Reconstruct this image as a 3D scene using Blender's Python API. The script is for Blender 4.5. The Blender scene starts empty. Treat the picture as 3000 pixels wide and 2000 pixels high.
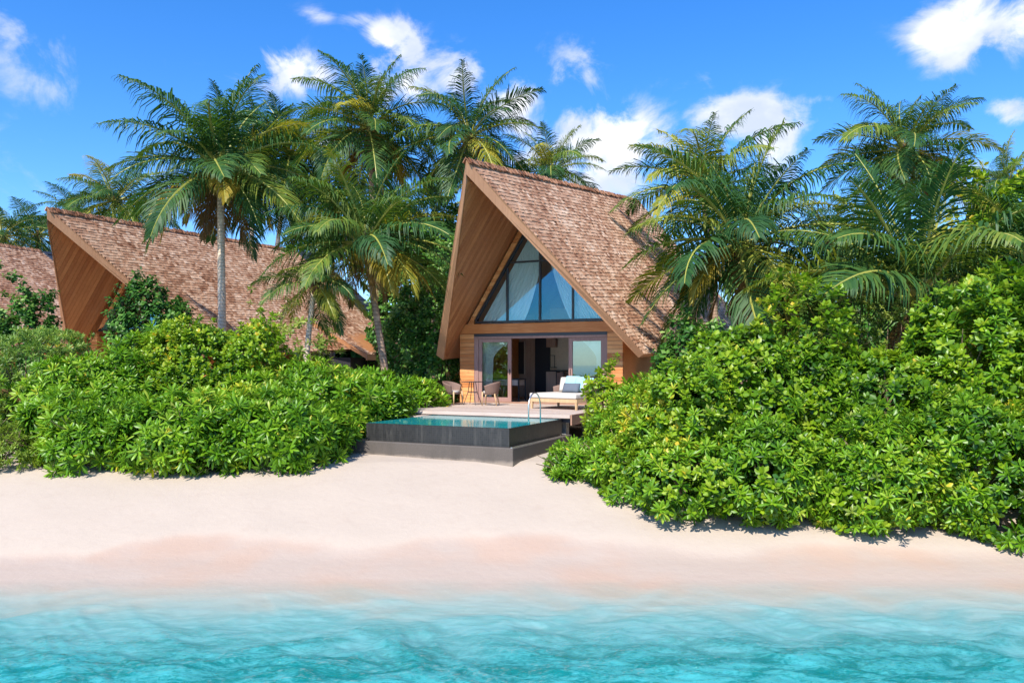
import bpy, bmesh, math, random
import numpy as np
from mathutils import Vector, Matrix, Euler

random.seed(7)
rng = np.random.default_rng(7)
scene = bpy.context.scene
COL = scene.collection
R = math.radians

# ------------------------------------------------------------------ camera
CAMZ = 3.2
FPX = 2252.0            # focal length in pixels of the 3000 px wide photograph
HORIZON = 1065.0
cam_d = bpy.data.cameras.new('camera')
cam = bpy.data.objects.new('camera', cam_d)
COL.objects.link(cam)
cam.location = (0, 0, CAMZ)
cam.rotation_euler = (R(90), 0, 0)
cam_d.sensor_width = 36
cam_d.lens = 36 * FPX / 3000
cam_d.shift_y = (HORIZON - 1000) / 3000
cam_d.clip_end = 3000
scene.camera = cam

# ------------------------------------------------------------------ light and exposure
SUN = Vector((-0.28, -0.62, 0.73)).normalized()
sun_d = bpy.data.lights.new('sun', 'SUN')
sun_d.energy = 3.0
sun_d.angle = R(0.5)
sun_d.color = (1.0, 0.955, 0.88)
sun = bpy.data.objects.new('sun', sun_d)
COL.objects.link(sun)
sun.location = SUN * 60
sun.rotation_euler = SUN.to_track_quat('Z', 'Y').to_euler()

scene.view_settings.view_transform = 'Standard'
scene.view_settings.look = 'None'
scene.view_settings.gamma = 1
scene.view_settings.exposure = 1.27
scene.view_settings.use_curve_mapping = False
scene.render.engine = 'CYCLES'
scene.cycles.max_bounces = 10
scene.cycles.diffuse_bounces = 4
scene.cycles.transparent_max_bounces = 16
scene.cycles.use_denoising = True


class NT:
    """small helper for node trees"""
    def __init__(self, tree):
        self.t = tree
        self.n = tree.nodes
        self.l = tree.links
        self.n.clear()

    def new(self, kind, **kw):
        nd = self.n.new(kind)
        for k, val in kw.items():
            if k.startswith('i_'):
                key = k[2:]
                sock = nd.inputs[int(key)] if key.isdigit() else nd.inputs[key.replace('_', ' ')]
                self.put(sock, val)
            else:
                setattr(nd, k, val)
        return nd

    def put(self, sock, val):
        if isinstance(val, bpy.types.NodeSocket):
            self.l.new(val, sock)
        else:
            sock.default_value = val

    def math(self, op, a, b=None, c=None, clamp=False):
        nd = self.n.new('ShaderNodeMath')
        nd.operation = op
        nd.use_clamp = clamp
        self.put(nd.inputs[0], a)
        if b is not None:
            self.put(nd.inputs[1], b)
        if c is not None:
            self.put(nd.inputs[2], c)
        return nd.outputs[0]

    def mix(self, fac, a, b, blend='MIX'):
        nd = self.n.new('ShaderNodeMix')
        nd.data_type = 'RGBA'
        nd.blend_type = blend
        self.put(nd.inputs[0], fac)
        self.put(nd.inputs[6], a if isinstance(a, bpy.types.NodeSocket) else (*a, 1))
        self.put(nd.inputs[7], b if isinstance(b, bpy.types.NodeSocket) else (*b, 1))
        return nd.outputs[2]

    def ramp(self, fac, stops, interp='LINEAR'):
        nd = self.n.new('ShaderNodeValToRGB')
        cr = nd.color_ramp
        cr.interpolation = interp
        while len(cr.elements) > 1:
            cr.elements.remove(cr.elements[-1])
        for i, (p, c) in enumerate(stops):
            e = cr.elements[0] if i == 0 else cr.elements.new(p)
            e.position = p
            e.color = (*c, 1) if len(c) == 3 else c
        self.put(nd.inputs[0], fac)
        return nd.outputs[0]

    def smooth(self, x, a, b):
        nd = self.n.new('ShaderNodeMapRange')
        nd.interpolation_type = 'SMOOTHSTEP'
        self.put(nd.inputs[0], x)
        nd.inputs[1].default_value = a
        nd.inputs[2].default_value = b
        return nd.outputs[0]

    def noise(self, vec, scale, detail=4, rough=0.55, dist=0.0):
        nd = self.n.new('ShaderNodeTexNoise')
        if vec is not None:
            self.put(nd.inputs['Vector'], vec)
        nd.inputs['Scale'].default_value = scale
        nd.inputs['Detail'].default_value = detail
        nd.inputs['Roughness'].default_value = rough
        nd.inputs['Distortion'].default_value = dist
        return nd.outputs[0]

    def mapping(self, vec, scale=(1, 1, 1), rot=(0, 0, 0), loc=(0, 0, 0)):
        nd = self.n.new('ShaderNodeMapping')
        self.put(nd.inputs[0], vec)
        nd.inputs[1].default_value = loc
        nd.inputs[2].default_value = rot
        nd.inputs[3].default_value = scale
        return nd.outputs[0]


# ------------------------------------------------------------------ sky
world = bpy.data.worlds.new('World')
scene.world = world
world.use_nodes = True
W = NT(world.node_tree)
sky = W.new('ShaderNodeTexSky')
sky.sky_type = 'NISHITA'
sky.sun_disc = False
sky.sun_elevation = math.asin(SUN.z)
sky.sun_rotation = math.atan2(SUN.x, SUN.y)
sky.altitude = 0
sky.air_density = 1.0
sky.dust_density = 0.5
sky.ozone_density = 3.0
hs = W.new('ShaderNodeHueSaturation', i_Saturation=1.22, i_Value=0.66, i_Hue=0.505)
W.put(hs.inputs['Color'], W.mix(1.0, sky.outputs[0], (0.80, 0.93, 1.10), 'MULTIPLY'))
tc = W.new('ShaderNodeTexCoord')
sep = W.new('ShaderNodeSeparateXYZ', i_0=tc.outputs['Generated'])
az = W.math('ARCTAN2', sep.outputs[0], sep.outputs[1])
el = W.math('ARCSINE', sep.outputs[2])
aev = W.new('ShaderNodeCombineXYZ', i_0=az, i_1=W.math('MULTIPLY', el, 1.35), i_2=0.0).outputs[0]


def azel(px, py):
    x, z = (px - 1500) / FPX, (HORIZON - py) / FPX
    return math.atan2(x, 1), math.atan2(z, math.hypot(x, 1))


# cumulus and wisps: centre, half size (photo pixels), strength
CLOUDS = [(1760, 430, 165, 85, 1.0), (1640, 500, 60, 50, .8), (1960, 440, 60, 40, .7), (1700, 540, 90, 60, .8), (1850, 500, 80, 60, .8), (2190, 350, 120, 48, 1.0),
          (2275, 400, 50, 80, .9), (2330, 480, 45, 50, .75), (2080, 370, 80, 40, .6), (1150, 105, 60, 35, .95), (1195, 140, 40, 38, .9), (1060, 60, 60, 20, .5),
          (930, 45, 45, 18, .55), (850, 210, 120, 52, .78), (1170, 240, 110, 70, .8), (1330, 210, 100, 52, .7),
          (1900, 470, 90, 60, .8), (2060, 420, 110, 45, .7), (1560, 450, 70, 60, .75), (1600, 170, 190, 36, .36), (680, 170, 190, 36, .30), (2050, 240, 220, 28, .32), (1490, 290, 75, 60, .85), (1520, 380, 60, 50, .7), (1690, 230, 90, 80, .55), (1900, 330, 60, 30, .5),
          (2790, 110, 80, 55, 1.0), (2900, 50, 110, 50, 1.0), (2985, 60, 60, 60, .8), (2960, 330, 40, 26, .9), (2380, 295, 60, 16, .55),
          (2780, 500, 65, 25, .7), (2830, 570, 60, 30, .8), (50, 140, 120, 90, .46), (110, 245, 110, 50, .42), (385, 205, 50, 40, .36),
          (950, 430, 70, 40, .75), (30, 420, 160, 60, .35), (200, 560, 300, 110, .33)]
fine = W.noise(aev, 11.0, 9, 0.62, 0.5)
broad = W.noise(aev, 2.6, 3, 0.5)
dens = None
for (px, py, hw, hh, st) in CLOUDS:
    a0, e0 = azel(px, py)
    da = W.math('MULTIPLY', W.math('SUBTRACT', az, a0), FPX / hw * 0.95)
    de = W.math('MULTIPLY', W.math('SUBTRACT', el, e0), FPX / hh * 0.95)
    r2 = W.math('ADD', W.math('MULTIPLY', da, da), W.math('MULTIPLY', de, de))
    g = W.math('MULTIPLY', W.math('EXPONENT', W.math('MULTIPLY', r2, -0.42)), st)
    dens = g if dens is None else W.math('MAXIMUM', dens, g)
# cumulus all round the rest of the sky, from broad noise
away = W.smooth(W.math('ABSOLUTE', az), 0.75, 1.0)
gen = W.math('MULTIPLY', W.math('MULTIPLY', W.smooth(broad, 0.52, 0.75), 0.9), away)
dens = W.math('MAXIMUM', dens, gen)
dn = W.math('ADD', dens, W.math('MULTIPLY', W.math('SUBTRACT', fine, 0.5), 2.6))
cover = W.math('MULTIPLY', W.smooth(dn, 0.34, 0.92), W.smooth(dens, 0.03, 0.72))
shade_n = W.noise(W.mapping(aev, loc=(0.03, -0.05, 0)), 7.0, 5, 0.55)
ccol = W.mix(W.smooth(shade_n, 0.38, 0.60), (0.60, 0.67, 0.80), (1.0, 1.0, 1.0))
ccol = W.mix(W.smooth(dens, 0.45, 0.8), (0.72, 0.76, 0.95), ccol)
cloudcol = W.new('ShaderNodeVectorMath', operation='SCALE', i_0=ccol)
cloudcol.inputs['Scale'].default_value = 3.5
skycol = W.mix(W.math('MULTIPLY', cover, 0.95), hs.outputs[0], cloudcol.outputs[0])
bg = W.new('ShaderNodeBackground', i_Strength=0.15)
W.put(bg.inputs[0], skycol)
W.new('ShaderNodeOutputWorld', i_Surface=bg.outputs[0])


# ------------------------------------------------------------------ helpers
def P(px, py, d):
    """world point seen at photo position (px, py) at distance d from the camera plane"""
    return Vector(((px - 1500) / FPX * d, d, CAMZ + (HORIZON - py) / FPX * d))


def tag(o, label=None, cat=None, group=None, kind=None):
    if label:
        o['label'] = label
    if cat:
        o['category'] = cat
    if group:
        o['group'] = group
    if kind:
        o['kind'] = kind
    return o


def empty(name, loc, rz=0.0):
    o = bpy.data.objects.new(name, None)
    COL.objects.link(o)
    o.location = loc
    o.rotation_euler = (0, 0, rz)
    o.empty_display_size = 0.3
    return o


def link(name, me, parent=None, mat4=None):
    o = bpy.data.objects.new(name, me)
    COL.objects.link(o)
    if parent is not None:
        o.parent = parent
    if mat4 is not None:
        o.matrix_basis = mat4
    return o


class MB:
    def __init__(self):
        self.v, self.f, self.m = [], [], []

    def quadpts(self, pts, mi=0):
        b = len(self.v)
        self.v += [tuple(p) for p in pts]
        self.f.append(tuple(range(b, b + len(pts))))
        self.m.append(mi)
        return self

    def hexa(self, a, b, mi=0):
        """solid between polygon a and polygon b (same count)"""
        n = len(a)
        s = len(self.v)
        self.v += [tuple(p) for p in a] + [tuple(p) for p in b]
        self.f.append(tuple(range(s + n - 1, s - 1, -1)))
        self.f.append(tuple(range(s + n, s + 2 * n)))
        for i in range(n):
            j = (i + 1) % n
            self.f.append((s + i, s + j, s + n + j, s + n + i))
        self.m += [mi] * (n + 2)
        return self

    def box(self, x0, x1, y0, y1, z0, z1, mi=0):
        return self.hexa([(x0, y0, z0), (x1, y0, z0), (x1, y1, z0), (x0, y1, z0)],
                         [(x0, y0, z1), (x1, y0, z1), (x1, y1, z1), (x0, y1, z1)], mi)

    def tube(self, pts, rad, n=8, mi=0, caps=True):
        pts = [Vector(p) for p in pts]
        rad = rad if isinstance(rad, (list, tuple)) else [rad] * len(pts)
        base = len(self.v)
        ref = Vector((0.31, 0.17, 0.93))
        for i, p in enumerate(pts):
            t = (pts[min(i + 1, len(pts) - 1)] - pts[max(i - 1, 0)]).normalized()
            a = t.cross(ref)
            if a.length < 1e-3:
                a = t.cross(Vector((1, 0, 0)))
            a.normalize()
            b = t.cross(a)
            for k in range(n):
                an = 2 * math.pi * k / n
                self.v.append(tuple(p + (a * math.cos(an) + b * math.sin(an)) * rad[i]))
        for i in range(len(pts) - 1):
            for k in range(n):
                k2 = (k + 1) % n
                self.f.append((base + i * n + k, base + i * n + k2, base + (i + 1) * n + k2, base + (i + 1) * n + k))
                self.m.append(mi)
        if caps:
            self.f.append(tuple(base + k for k in reversed(range(n))))
            self.f.append(tuple(base + (len(pts) - 1) * n + k for k in range(n)))
            self.m += [mi, mi]
        return self

    def grid(self, rows, mi=0, closed=False):
        b = len(self.v)
        n = len(rows[0])
        for r in rows:
            self.v += [tuple(p) for p in r]
        for i in range(len(rows) - 1):
            for k in range(n if closed else n - 1):
                k2 = (k + 1) % n
                self.f.append((b + i * n + k, b + i * n + k2, b + (i + 1) * n + k2, b + (i + 1) * n + k))
                self.m.append(mi)
        return self

    def mesh(self, name, mats, smooth=False, bevel=0.0, segs=2, recalc=True):
        me = bpy.data.meshes.new(name)
        me.from_pydata(self.v, [], self.f)
        for m in (mats if isinstance(mats, (list, tuple)) else [mats]):
            me.materials.append(m)
        me.polygons.foreach_set('material_index', self.m)
        bm = bmesh.new()
        bm.from_mesh(me)
        if recalc:
            bmesh.ops.recalc_face_normals(bm, faces=bm.faces)
        if bevel > 0:
            bmesh.ops.bevel(bm, geom=list(bm.edges), offset=bevel, segments=segs, profile=0.6, affect='EDGES')
        bm.to_mesh(me)
        bm.free()
        if smooth:
            me.polygons.foreach_set('use_smooth', [True] * len(me.polygons))
        me.update()
        return me

    def build(self, name, mats, parent=None, **kw):
        return link(name, self.mesh(name, mats, **kw), parent)


def quadmesh(name, V, F, mats, tint=None, smooth=True, mi=None):
    """all-quad mesh straight from arrays"""
    V = np.asarray(V, dtype=np.float32)
    F = np.asarray(F, dtype=np.int32)
    me = bpy.data.meshes.new(name)
    me.vertices.add(len(V))
    me.vertices.foreach_set('co', V.ravel())
    me.loops.add(F.size)
    me.loops.foreach_set('vertex_index', F.ravel())
    me.polygons.add(len(F))
    me.polygons.foreach_set('loop_start', np.arange(0, F.size, 4, dtype=np.int32))
    for m in (mats if isinstance(mats, (list, tuple)) else [mats]):
        me.materials.append(m)
    if mi is not None:
        me.polygons.foreach_set('material_index', np.asarray(mi, dtype=np.int32))
    me.polygons.foreach_set('use_smooth', np.full(len(F), smooth))
    me.update(calc_edges=True)
    if tint is not None:
        a = me.attributes.new('tint', 'FLOAT', 'POINT')
        a.data.foreach_set('value', np.asarray(tint, dtype=np.float32))
    return me


def merge(variants, picks, mats):
    """variants: list of (V, F, tint); picks: list of (index, 4x4 array) -> V, F, tint joined"""
    Vs, Fs, Ts = [], [], []
    off = 0
    for idx, M in picks:
        V, F, T = variants[idx]
        Vs.append(V @ M[:3, :3].T + M[:3, 3])
        Fs.append(F + off)
        Ts.append(T)
        off += len(V)
    return np.concatenate(Vs), np.concatenate(Fs), np.concatenate(Ts)


def npm(M):
    return np.array([list(r) for r in M], dtype=np.float32)


# ------------------------------------------------------------------ materials
def material(name):
    m = bpy.data.materials.new(name)
    m.use_nodes = True
    return m, NT(m.node_tree)


def finish(n, shader, disp=None):
    o = n.new('ShaderNodeOutputMaterial')
    n.l.new(shader, o.inputs[0])


def bump(n, height, strength=0.3, dist=0.01):
    b = n.new('ShaderNodeBump', i_Strength=strength, i_Distance=dist)
    n.put(b.inputs['Height'], height)
    return b.outputs[0]


def principled(n, col, rough=0.6, metal=0.0, normal=None, spec=0.5, coat=0.0):
    p = n.new('ShaderNodeBsdfPrincipled')
    n.put(p.inputs['Base Color'], col if isinstance(col, bpy.types.NodeSocket) else (*col, 1))
    n.put(p.inputs['Roughness'], rough)
    p.inputs['Metallic'].default_value = metal
    p.inputs['Specular IOR Level'].default_value = spec
    p.inputs['Coat Weight'].default_value = coat
    if normal is not None:
        n.put(p.inputs['Normal'], normal)
    return p.outputs[0]


def simple(name, col, rough=0.6, metal=0.0, var=0.15, scale=8.0, bumpv=0.0):
    m, n = material(name)
    co = n.new('ShaderNodeTexCoord').outputs['Object']
    ns = n.noise(co, scale, 5, 0.6)
    c = n.mix(ns, [x * (1 - var) for x in col], [min(1, x * (1 + var)) for x in col])
    finish(n, principled(n, c, rough, metal, bump(n, ns, bumpv, 0.01) if bumpv else None))
    return m


def wood(name, dark, light, axis='x', rough=0.6, rand=0.5, grain=1.0):
    m, n = material(name)
    co = n.new('ShaderNodeTexCoord').outputs['Object']
    sc = {'x': (0.7, 9, 9), 'y': (9, 0.7, 9), 'z': (9, 9, 0.7)}[axis]
    rnd = n.new('ShaderNodeObjectInfo').outputs['Random']
    off = n.new('ShaderNodeCombineXYZ', i_0=n.math('MULTIPLY', rnd, 37.0), i_1=n.math('MULTIPLY', rnd, 11.0), i_2=n.math('MULTIPLY', rnd, 23.0)).outputs[0]
    v = n.new('ShaderNodeVectorMath', operation='ADD', i_0=co, i_1=off).outputs[0]
    g = n.noise(n.mapping(v, scale=sc), 3.0 * grain, 6, 0.65, 0.4)
    blotch = n.noise(v, 0.9, 3, 0.5)
    f = n.math('ADD', n.math('MULTIPLY', g, 0.75), n.math('MULTIPLY', n.math('SUBTRACT', rnd, 0.5), rand))
    f = n.math('ADD', f, n.math('MULTIPLY', n.math('SUBTRACT', blotch, 0.5), 0.5))
    c = n.ramp(f, [(0.1, dark), (0.75, light)])
    finish(n, principled(n, c, rough, 0, bump(n, g, 0.25, 0.006), 0.35))
    return m


def leafmat(name, stops, trans=0.35, gloss=0.06, rough=0.38, randw=0.35):
    m, n = material(name)
    t = n.new('ShaderNodeAttribute', attribute_name='tint').outputs['Fac']
    rnd = n.new('ShaderNodeObjectInfo').outputs['Random']
    co = n.new('ShaderNodeNewGeometry').outputs['Position']
    big = n.noise(co, 0.55, 2, 0.5)
    f = n.math('ADD', t, n.math('MULTIPLY', n.math('SUBTRACT', rnd, 0.5), randw))
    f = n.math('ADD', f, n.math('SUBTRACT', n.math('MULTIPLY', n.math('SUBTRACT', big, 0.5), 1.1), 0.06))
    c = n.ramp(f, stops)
    d = n.new('ShaderNodeBsdfDiffuse')
    n.put(d.inputs[0], c)
    tr = n.new('ShaderNodeBsdfTranslucent')
    n.put(tr.inputs[0], n.mix(1.0, c, (1.5, 1.35, 0.6), 'MULTIPLY'))
    mx = n.new('ShaderNodeMixShader', i_0=trans)
    n.l.new(d.outputs[0], mx.inputs[1])
    n.l.new(tr.outputs[0], mx.inputs[2])
    gl = n.new('ShaderNodeBsdfGlossy', i_Roughness=rough)
    gl.inputs[0].default_value = (1, 1, 0.95, 1)
    lw = n.new('ShaderNodeFresnel', i_IOR=1.38)
    mg = n.new('ShaderNodeMixShader')
    n.put(mg.inputs[0], n.math('ADD', n.math('MULTIPLY', lw.outputs[0], 0.15), gloss * 0.3))
    n.l.new(mx.outputs[0], mg.inputs[1])
    n.l.new(gl.outputs[0], mg.inputs[2])
    finish(n, mg.outputs[0])
    return m


M = {}
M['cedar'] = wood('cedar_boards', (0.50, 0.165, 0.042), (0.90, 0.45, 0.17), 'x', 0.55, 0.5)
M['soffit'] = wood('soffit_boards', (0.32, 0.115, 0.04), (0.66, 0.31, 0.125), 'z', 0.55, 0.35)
M['fascia'] = wood('fascia_wood', (0.33, 0.155, 0.075), (0.54, 0.29, 0.155), 'z', 0.6, 0.1)
M['frame'] = wood('door_frame_wood', (0.24, 0.125, 0.10), (0.42, 0.25, 0.205), 'z', 0.5, 0.1)
M['teak'] = wood('teak', (0.42, 0.26, 0.125), (0.66, 0.46, 0.26), 'z', 0.5, 0.2)
M['deck'] = wood('deck_boards', (0.36, 0.27, 0.22), (0.62, 0.51, 0.43), 'x', 0.6, 0.35)
M['decktrim'] = wood('deck_trim', (0.28, 0.15, 0.10), (0.46, 0.27, 0.18), 'x', 0.6, 0.2)
M['panel'] = wood('interior_panel', (0.30, 0.19, 0.14), (0.52, 0.36, 0.28), 'z', 0.55, 0.35)
M['floor'] = wood('interior_floor', (0.34, 0.22, 0.14), (0.55, 0.39, 0.27), 'x', 0.45, 0.2)
M['dark'] = simple('dark_metal', (0.028, 0.025, 0.028), 0.4)
M['navy'] = simple('navy_panel', (0.022, 0.026, 0.038), 0.45)
M['plaster'] = simple('warm_plaster', (0.62, 0.52, 0.40), 0.85)
M['paleface'] = simple('pale_drawer', (0.55, 0.45, 0.38), 0.5)
M['metalroof'] = simple('dark_metal_roof', (0.03, 0.04, 0.06), 0.55, 0.0)
M['steel'] = simple('polished_steel', (0.88, 0.84, 0.80), 0.34, 1.0, 0.02)
M['cushion'] = simple('cream_cushion', (0.52, 0.475, 0.42), 0.9, 0, 0.04, 30, 0.1)
M['blue_pillow'] = simple('pale_blue_cloth', (0.30, 0.50, 0.56), 0.9, 0, 0.06, 30, 0.1)
M['grey_pillow'] = simple('grey_cloth', (0.10, 0.12, 0.15), 0.9, 0, 0.1, 30, 0.1)
M['concrete'] = simple('pier_concrete', (0.30, 0.29, 0.28), 0.85, 0, 0.2, 6, 0.2)
M['bamboo'] = wood('bamboo_fence', (0.22, 0.09, 0.035), (0.42, 0.20, 0.09), 'z', 0.6, 0.6)
M['nut'] = simple('coconut_husk', (0.24, 0.21, 0.05), 0.5, 0, 0.4, 3)
M['fibre'] = simple('palm_fibre', (0.15, 0.075, 0.03), 0.95, 0, 0.4, 14, 0.5)
M['twig'] = simple('shrub_stem', (0.20, 0.14, 0.08), 0.85, 0, 0.3, 10, 0.3)


def mat_shingle():
    m, n = material('cedar_shingles')
    t = n.new('ShaderNodeAttribute', attribute_name='tint').outputs['Fac']
    co = n.new('ShaderNodeTexCoord').outputs['Object']
    pos = n.new('ShaderNodeNewGeometry').outputs['Position']
    rnd = n.new('ShaderNodeObjectInfo').outputs['Random']
    big = n.noise(pos, 0.55, 4, 0.6, 0.5)
    grain = n.noise(n.mapping(pos, scale=(14, 14, 5)), 2.2, 4, 0.6)
    f = n.math('ADD', t, n.math('MULTIPLY', n.math('SUBTRACT', big, 0.5), 0.95))
    f = n.math('ADD', f, n.math('MULTIPLY', n.math('SUBTRACT', grain, 0.5), 0.5))
    c = n.ramp(f, [(0.0, (0.19, 0.075, 0.035)), (0.35, (0.40, 0.205, 0.115)), (0.6, (0.58, 0.36, 0.228)), (1.0, (0.80, 0.59, 0.43))])
    finish(n, principled(n, c, 0.8, 0, bump(n, grain, 0.3, 0.006), 0.25))
    return m


M['shingle'] = mat_shingle()


def mat_wicker(name, a, b):
    m, n = material(name)
    co = n.new('ShaderNodeTexCoord').outputs['Object']
    w = n.new('ShaderNodeTexWave', i_Scale=22.0, i_Distortion=1.0)
    w.bands_direction = 'Z'
    n.put(w.inputs[0], co)
    w2 = n.noise(co, 40, 2)
    f = n.math('MULTIPLY', n.math('ADD', w.outputs['Fac'], w2), 0.5)
    finish(n, principled(n, n.mix(f, a, b), 0.75, 0, bump(n, f, 0.6, 0.008)))
    return m


M['wicker'] = mat_wicker('woven_rope', (0.12, 0.070, 0.050), (0.27, 0.165, 0.125))


def mat_glass(name, tintc, refl, minr):
    m, n = material(name)
    tr = n.new('ShaderNodeBsdfTransparent')
    tr.inputs[0].default_value = (*tintc, 1)
    gl = n.new('ShaderNodeBsdfGlossy', i_Roughness=0.015)
    gl.inputs[0].default_value = (*refl, 1)
    fr = n.new('ShaderNodeFresnel', i_IOR=1.5)
    fac = n.math('ADD', fr.outputs[0], minr, clamp=True)
    mx = n.new('ShaderNodeMixShader')
    n.put(mx.inputs[0], fac)
    n.l.new(tr.outputs[0], mx.inputs[1])
    n.l.new(gl.outputs[0], mx.inputs[2])
    finish(n, mx.outputs[0])
    return m


M['glass'] = mat_glass('tinted_glass', (0.88, 0.96, 0.97), (0.12, 0.60, 0.90), 0.12)
M['doorglass'] = mat_glass('door_glass', (0.88, 0.95, 0.94), (0.62, 0.90, 1.0), 0.24)


def mat_curtain():
    m, n = material('sheer_curtain')
    d = n.new('ShaderNodeBsdfDiffuse')
    d.inputs[0].default_value = (0.95, 0.93, 0.86, 1)
    t = n.new('ShaderNodeBsdfTranslucent')
    t.inputs[0].default_value = (0.95, 0.93, 0.86, 1)
    mx = n.new('ShaderNodeMixShader', i_0=0.15)
    n.l.new(d.outputs[0], mx.inputs[1])
    n.l.new(t.outputs[0], mx.inputs[2])
    finish(n, mx.outputs[0])
    return m


M['curtain'] = mat_curtain()


def mat_trunk(name, a, b):
    m, n = material(name)
    co = n.new('ShaderNodeTexCoord').outputs['Object']
    ns = n.noise(co, 5, 5, 0.65)
    w = n.new('ShaderNodeTexWave', i_Scale=2.6, i_Distortion=2.5)
    w.bands_direction = 'Z'
    n.put(w.inputs[0], co)
    f = n.math('ADD', n.math('MULTIPLY', w.outputs['Fac'], 0.4), n.math('MULTIPLY', ns, 0.6))
    lich = n.smooth(n.noise(co, 1.7, 4, 0.6), 0.55, 0.68)
    c = n.mix(lich, n.mix(f, a, b), [min(1, x * 1.35) for x in b])
    finish(n, principled(n, c, 0.9, 0, bump(n, f, 0.6, 0.03), 0.2))
    return m


M['trunk_pale'] = mat_trunk('pale_palm_trunk', (0.42, 0.31, 0.22), (0.74, 0.60, 0.46))
M['trunk'] = mat_trunk('palm_trunk', (0.17, 0.11, 0.075), (0.46, 0.32, 0.225))

M['naupaka'] = leafmat('long_leaf', [(0.0, (0.026, 0.095, 0.004)), (0.35, (0.10, 0.245, 0.008)), (0.7, (0.20, 0.37, 0.014)), (0.93, (0.36, 0.48, 0.05)), (1.0, (0.58, 0.50, 0.04))])
M['round'] = leafmat('round_leaf', [(0.0, (0.024, 0.085, 0.003)), (0.35, (0.10, 0.22, 0.006)), (0.7, (0.235, 0.36, 0.011)), (0.95, (0.38, 0.46, 0.045)), (1.0, (0.60, 0.44, 0.03))])
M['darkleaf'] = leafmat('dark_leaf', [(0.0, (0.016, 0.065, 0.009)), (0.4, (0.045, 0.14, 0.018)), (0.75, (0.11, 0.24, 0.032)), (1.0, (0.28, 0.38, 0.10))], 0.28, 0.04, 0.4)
M['grey'] = leafmat('grey_green_leaf', [(0.0, (0.055, 0.13, 0.012)), (0.4, (0.17, 0.29, 0.04)), (0.75, (0.31, 0.42, 0.09)), (0.88, (0.42, 0.42, 0.09)), (1.0, (0.62, 0.42, 0.03))])
M['olive'] = leafmat('olive_leaf', [(0.0, (0.06, 0.12, 0.008)), (0.5, (0.16, 0.25, 0.02)), (1.0, (0.28, 0.36, 0.05))])
M['lime'] = leafmat('lime_leaf', [(0.0, (0.07, 0.16, 0.006)), (0.5, (0.23, 0.36, 0.012)), (1.0, (0.50, 0.52, 0.03))], 0.4)
M['yellowgreen'] = leafmat('yellow_green_leaf', [(0.0, (0.04, 0.10, 0.008)), (0.5, (0.16, 0.24, 0.025)), (1.0, (0.38, 0.42, 0.08))], 0.4)


def mat_frond(name, stops):
    m, n = material(name)
    t = n.new('ShaderNodeAttribute', attribute_name='tint').outputs['Fac']
    rnd = n.new('ShaderNodeObjectInfo').outputs['Random']
    f = n.math('ADD', n.math('MULTIPLY', t, 0.55), n.math('MULTIPLY', n.math('POWER', rnd, 3.0), 0.52))
    c = n.ramp(f, stops)
    d = n.new('ShaderNodeBsdfDiffuse')
    n.put(d.inputs[0], c)
    tr = n.new('ShaderNodeBsdfTranslucent')
    n.put(tr.inputs[0], n.mix(1.0, c, (1.7, 1.5, 0.5), 'MULTIPLY'))
    mx = n.new('ShaderNodeMixShader', i_0=0.3)
    n.l.new(d.outputs[0], mx.inputs[1])
    n.l.new(tr.outputs[0], mx.inputs[2])
    gl = n.new('ShaderNodeBsdfGlossy', i_Roughness=0.5)
    mg = n.new('ShaderNodeMixShader', i_0=0.02)
    n.l.new(mx.outputs[0], mg.inputs[1])
    n.l.new(gl.outputs[0], mg.inputs[2])
    finish(n, mg.outputs[0])
    return m


M['frond'] = mat_frond('palm_leaflets', [(0.0, (0.010, 0.042, 0.017)), (0.34, (0.034, 0.098, 0.025)), (0.57, (0.10, 0.17, 0.024)), (0.78, (0.26, 0.27, 0.035)), (1.0, (0.50, 0.36, 0.04))])
M['frond_dry'] = mat_frond('dry_leaflets', [(0.0, (0.10, 0.06, 0.025)), (0.6, (0.26, 0.17, 0.06)), (1.0, (0.42, 0.30, 0.10))])
M['frond_gold'] = mat_frond('golden_leaflets', [(0.0, (0.16, 0.14, 0.02)), (0.5, (0.36, 0.27, 0.03)), (1.0, (0.58, 0.38, 0.04))])
M['rachis'] = simple('frond_midrib', (0.30, 0.29, 0.05), 0.45, 0, 0.25, 3)

# ------------------------------------------------------------------ ground: beach
PROF_Y = [-400, -60, -12, 0, 5, 7, 8.6, 10, 11.5, 12.3, 13, 14.6, 16.8, 20, 40, 120]
PROF_Z = [-9, -6, -3.2, -1.9, -0.95, -0.50, -0.25, -0.10, 0.0, 0.12, 0.29, 0.63, 1.05, 1.15, 1.2, 1.3]
PXS = np.array([-400, 0, 250, 400, 650, 900, 1080, 1300, 1560, 1800, 2100, 2400, 2500, 2700, 3000, 3400])
PYS = np.array([1625, 1625, 1620, 1580, 1558, 1588, 1602, 1570, 1560, 1580, 1615, 1590, 1585, 1612, 1605, 1605])
_yy = np.linspace(9, 18, 2000)
_pp = HORIZON + (CAMZ - np.interp(_yy, PROF_Y, PROF_Z)) / _yy * FPX
WETY = np.interp(PYS, _pp[::-1], _yy[::-1])
WETX = (PXS - 1500) / FPX * WETY


def ground(x, y):
    return float(np.interp(y, PROF_Y, PROF_Z))


def axis(lo, hi, step, far):
    core = np.arange(lo, hi + 1e-6, step)
    out_hi, out_lo, g, s = [], [], hi, step
    while g < far:
        s *= 1.35
        g += s
        out_hi.append(g)
    g, s = lo, step
    while g > -far:
        s *= 1.35
        g -= s
        out_lo.append(g)
    return np.concatenate([np.array(out_lo[::-1]), core, np.array(out_hi)])


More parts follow.
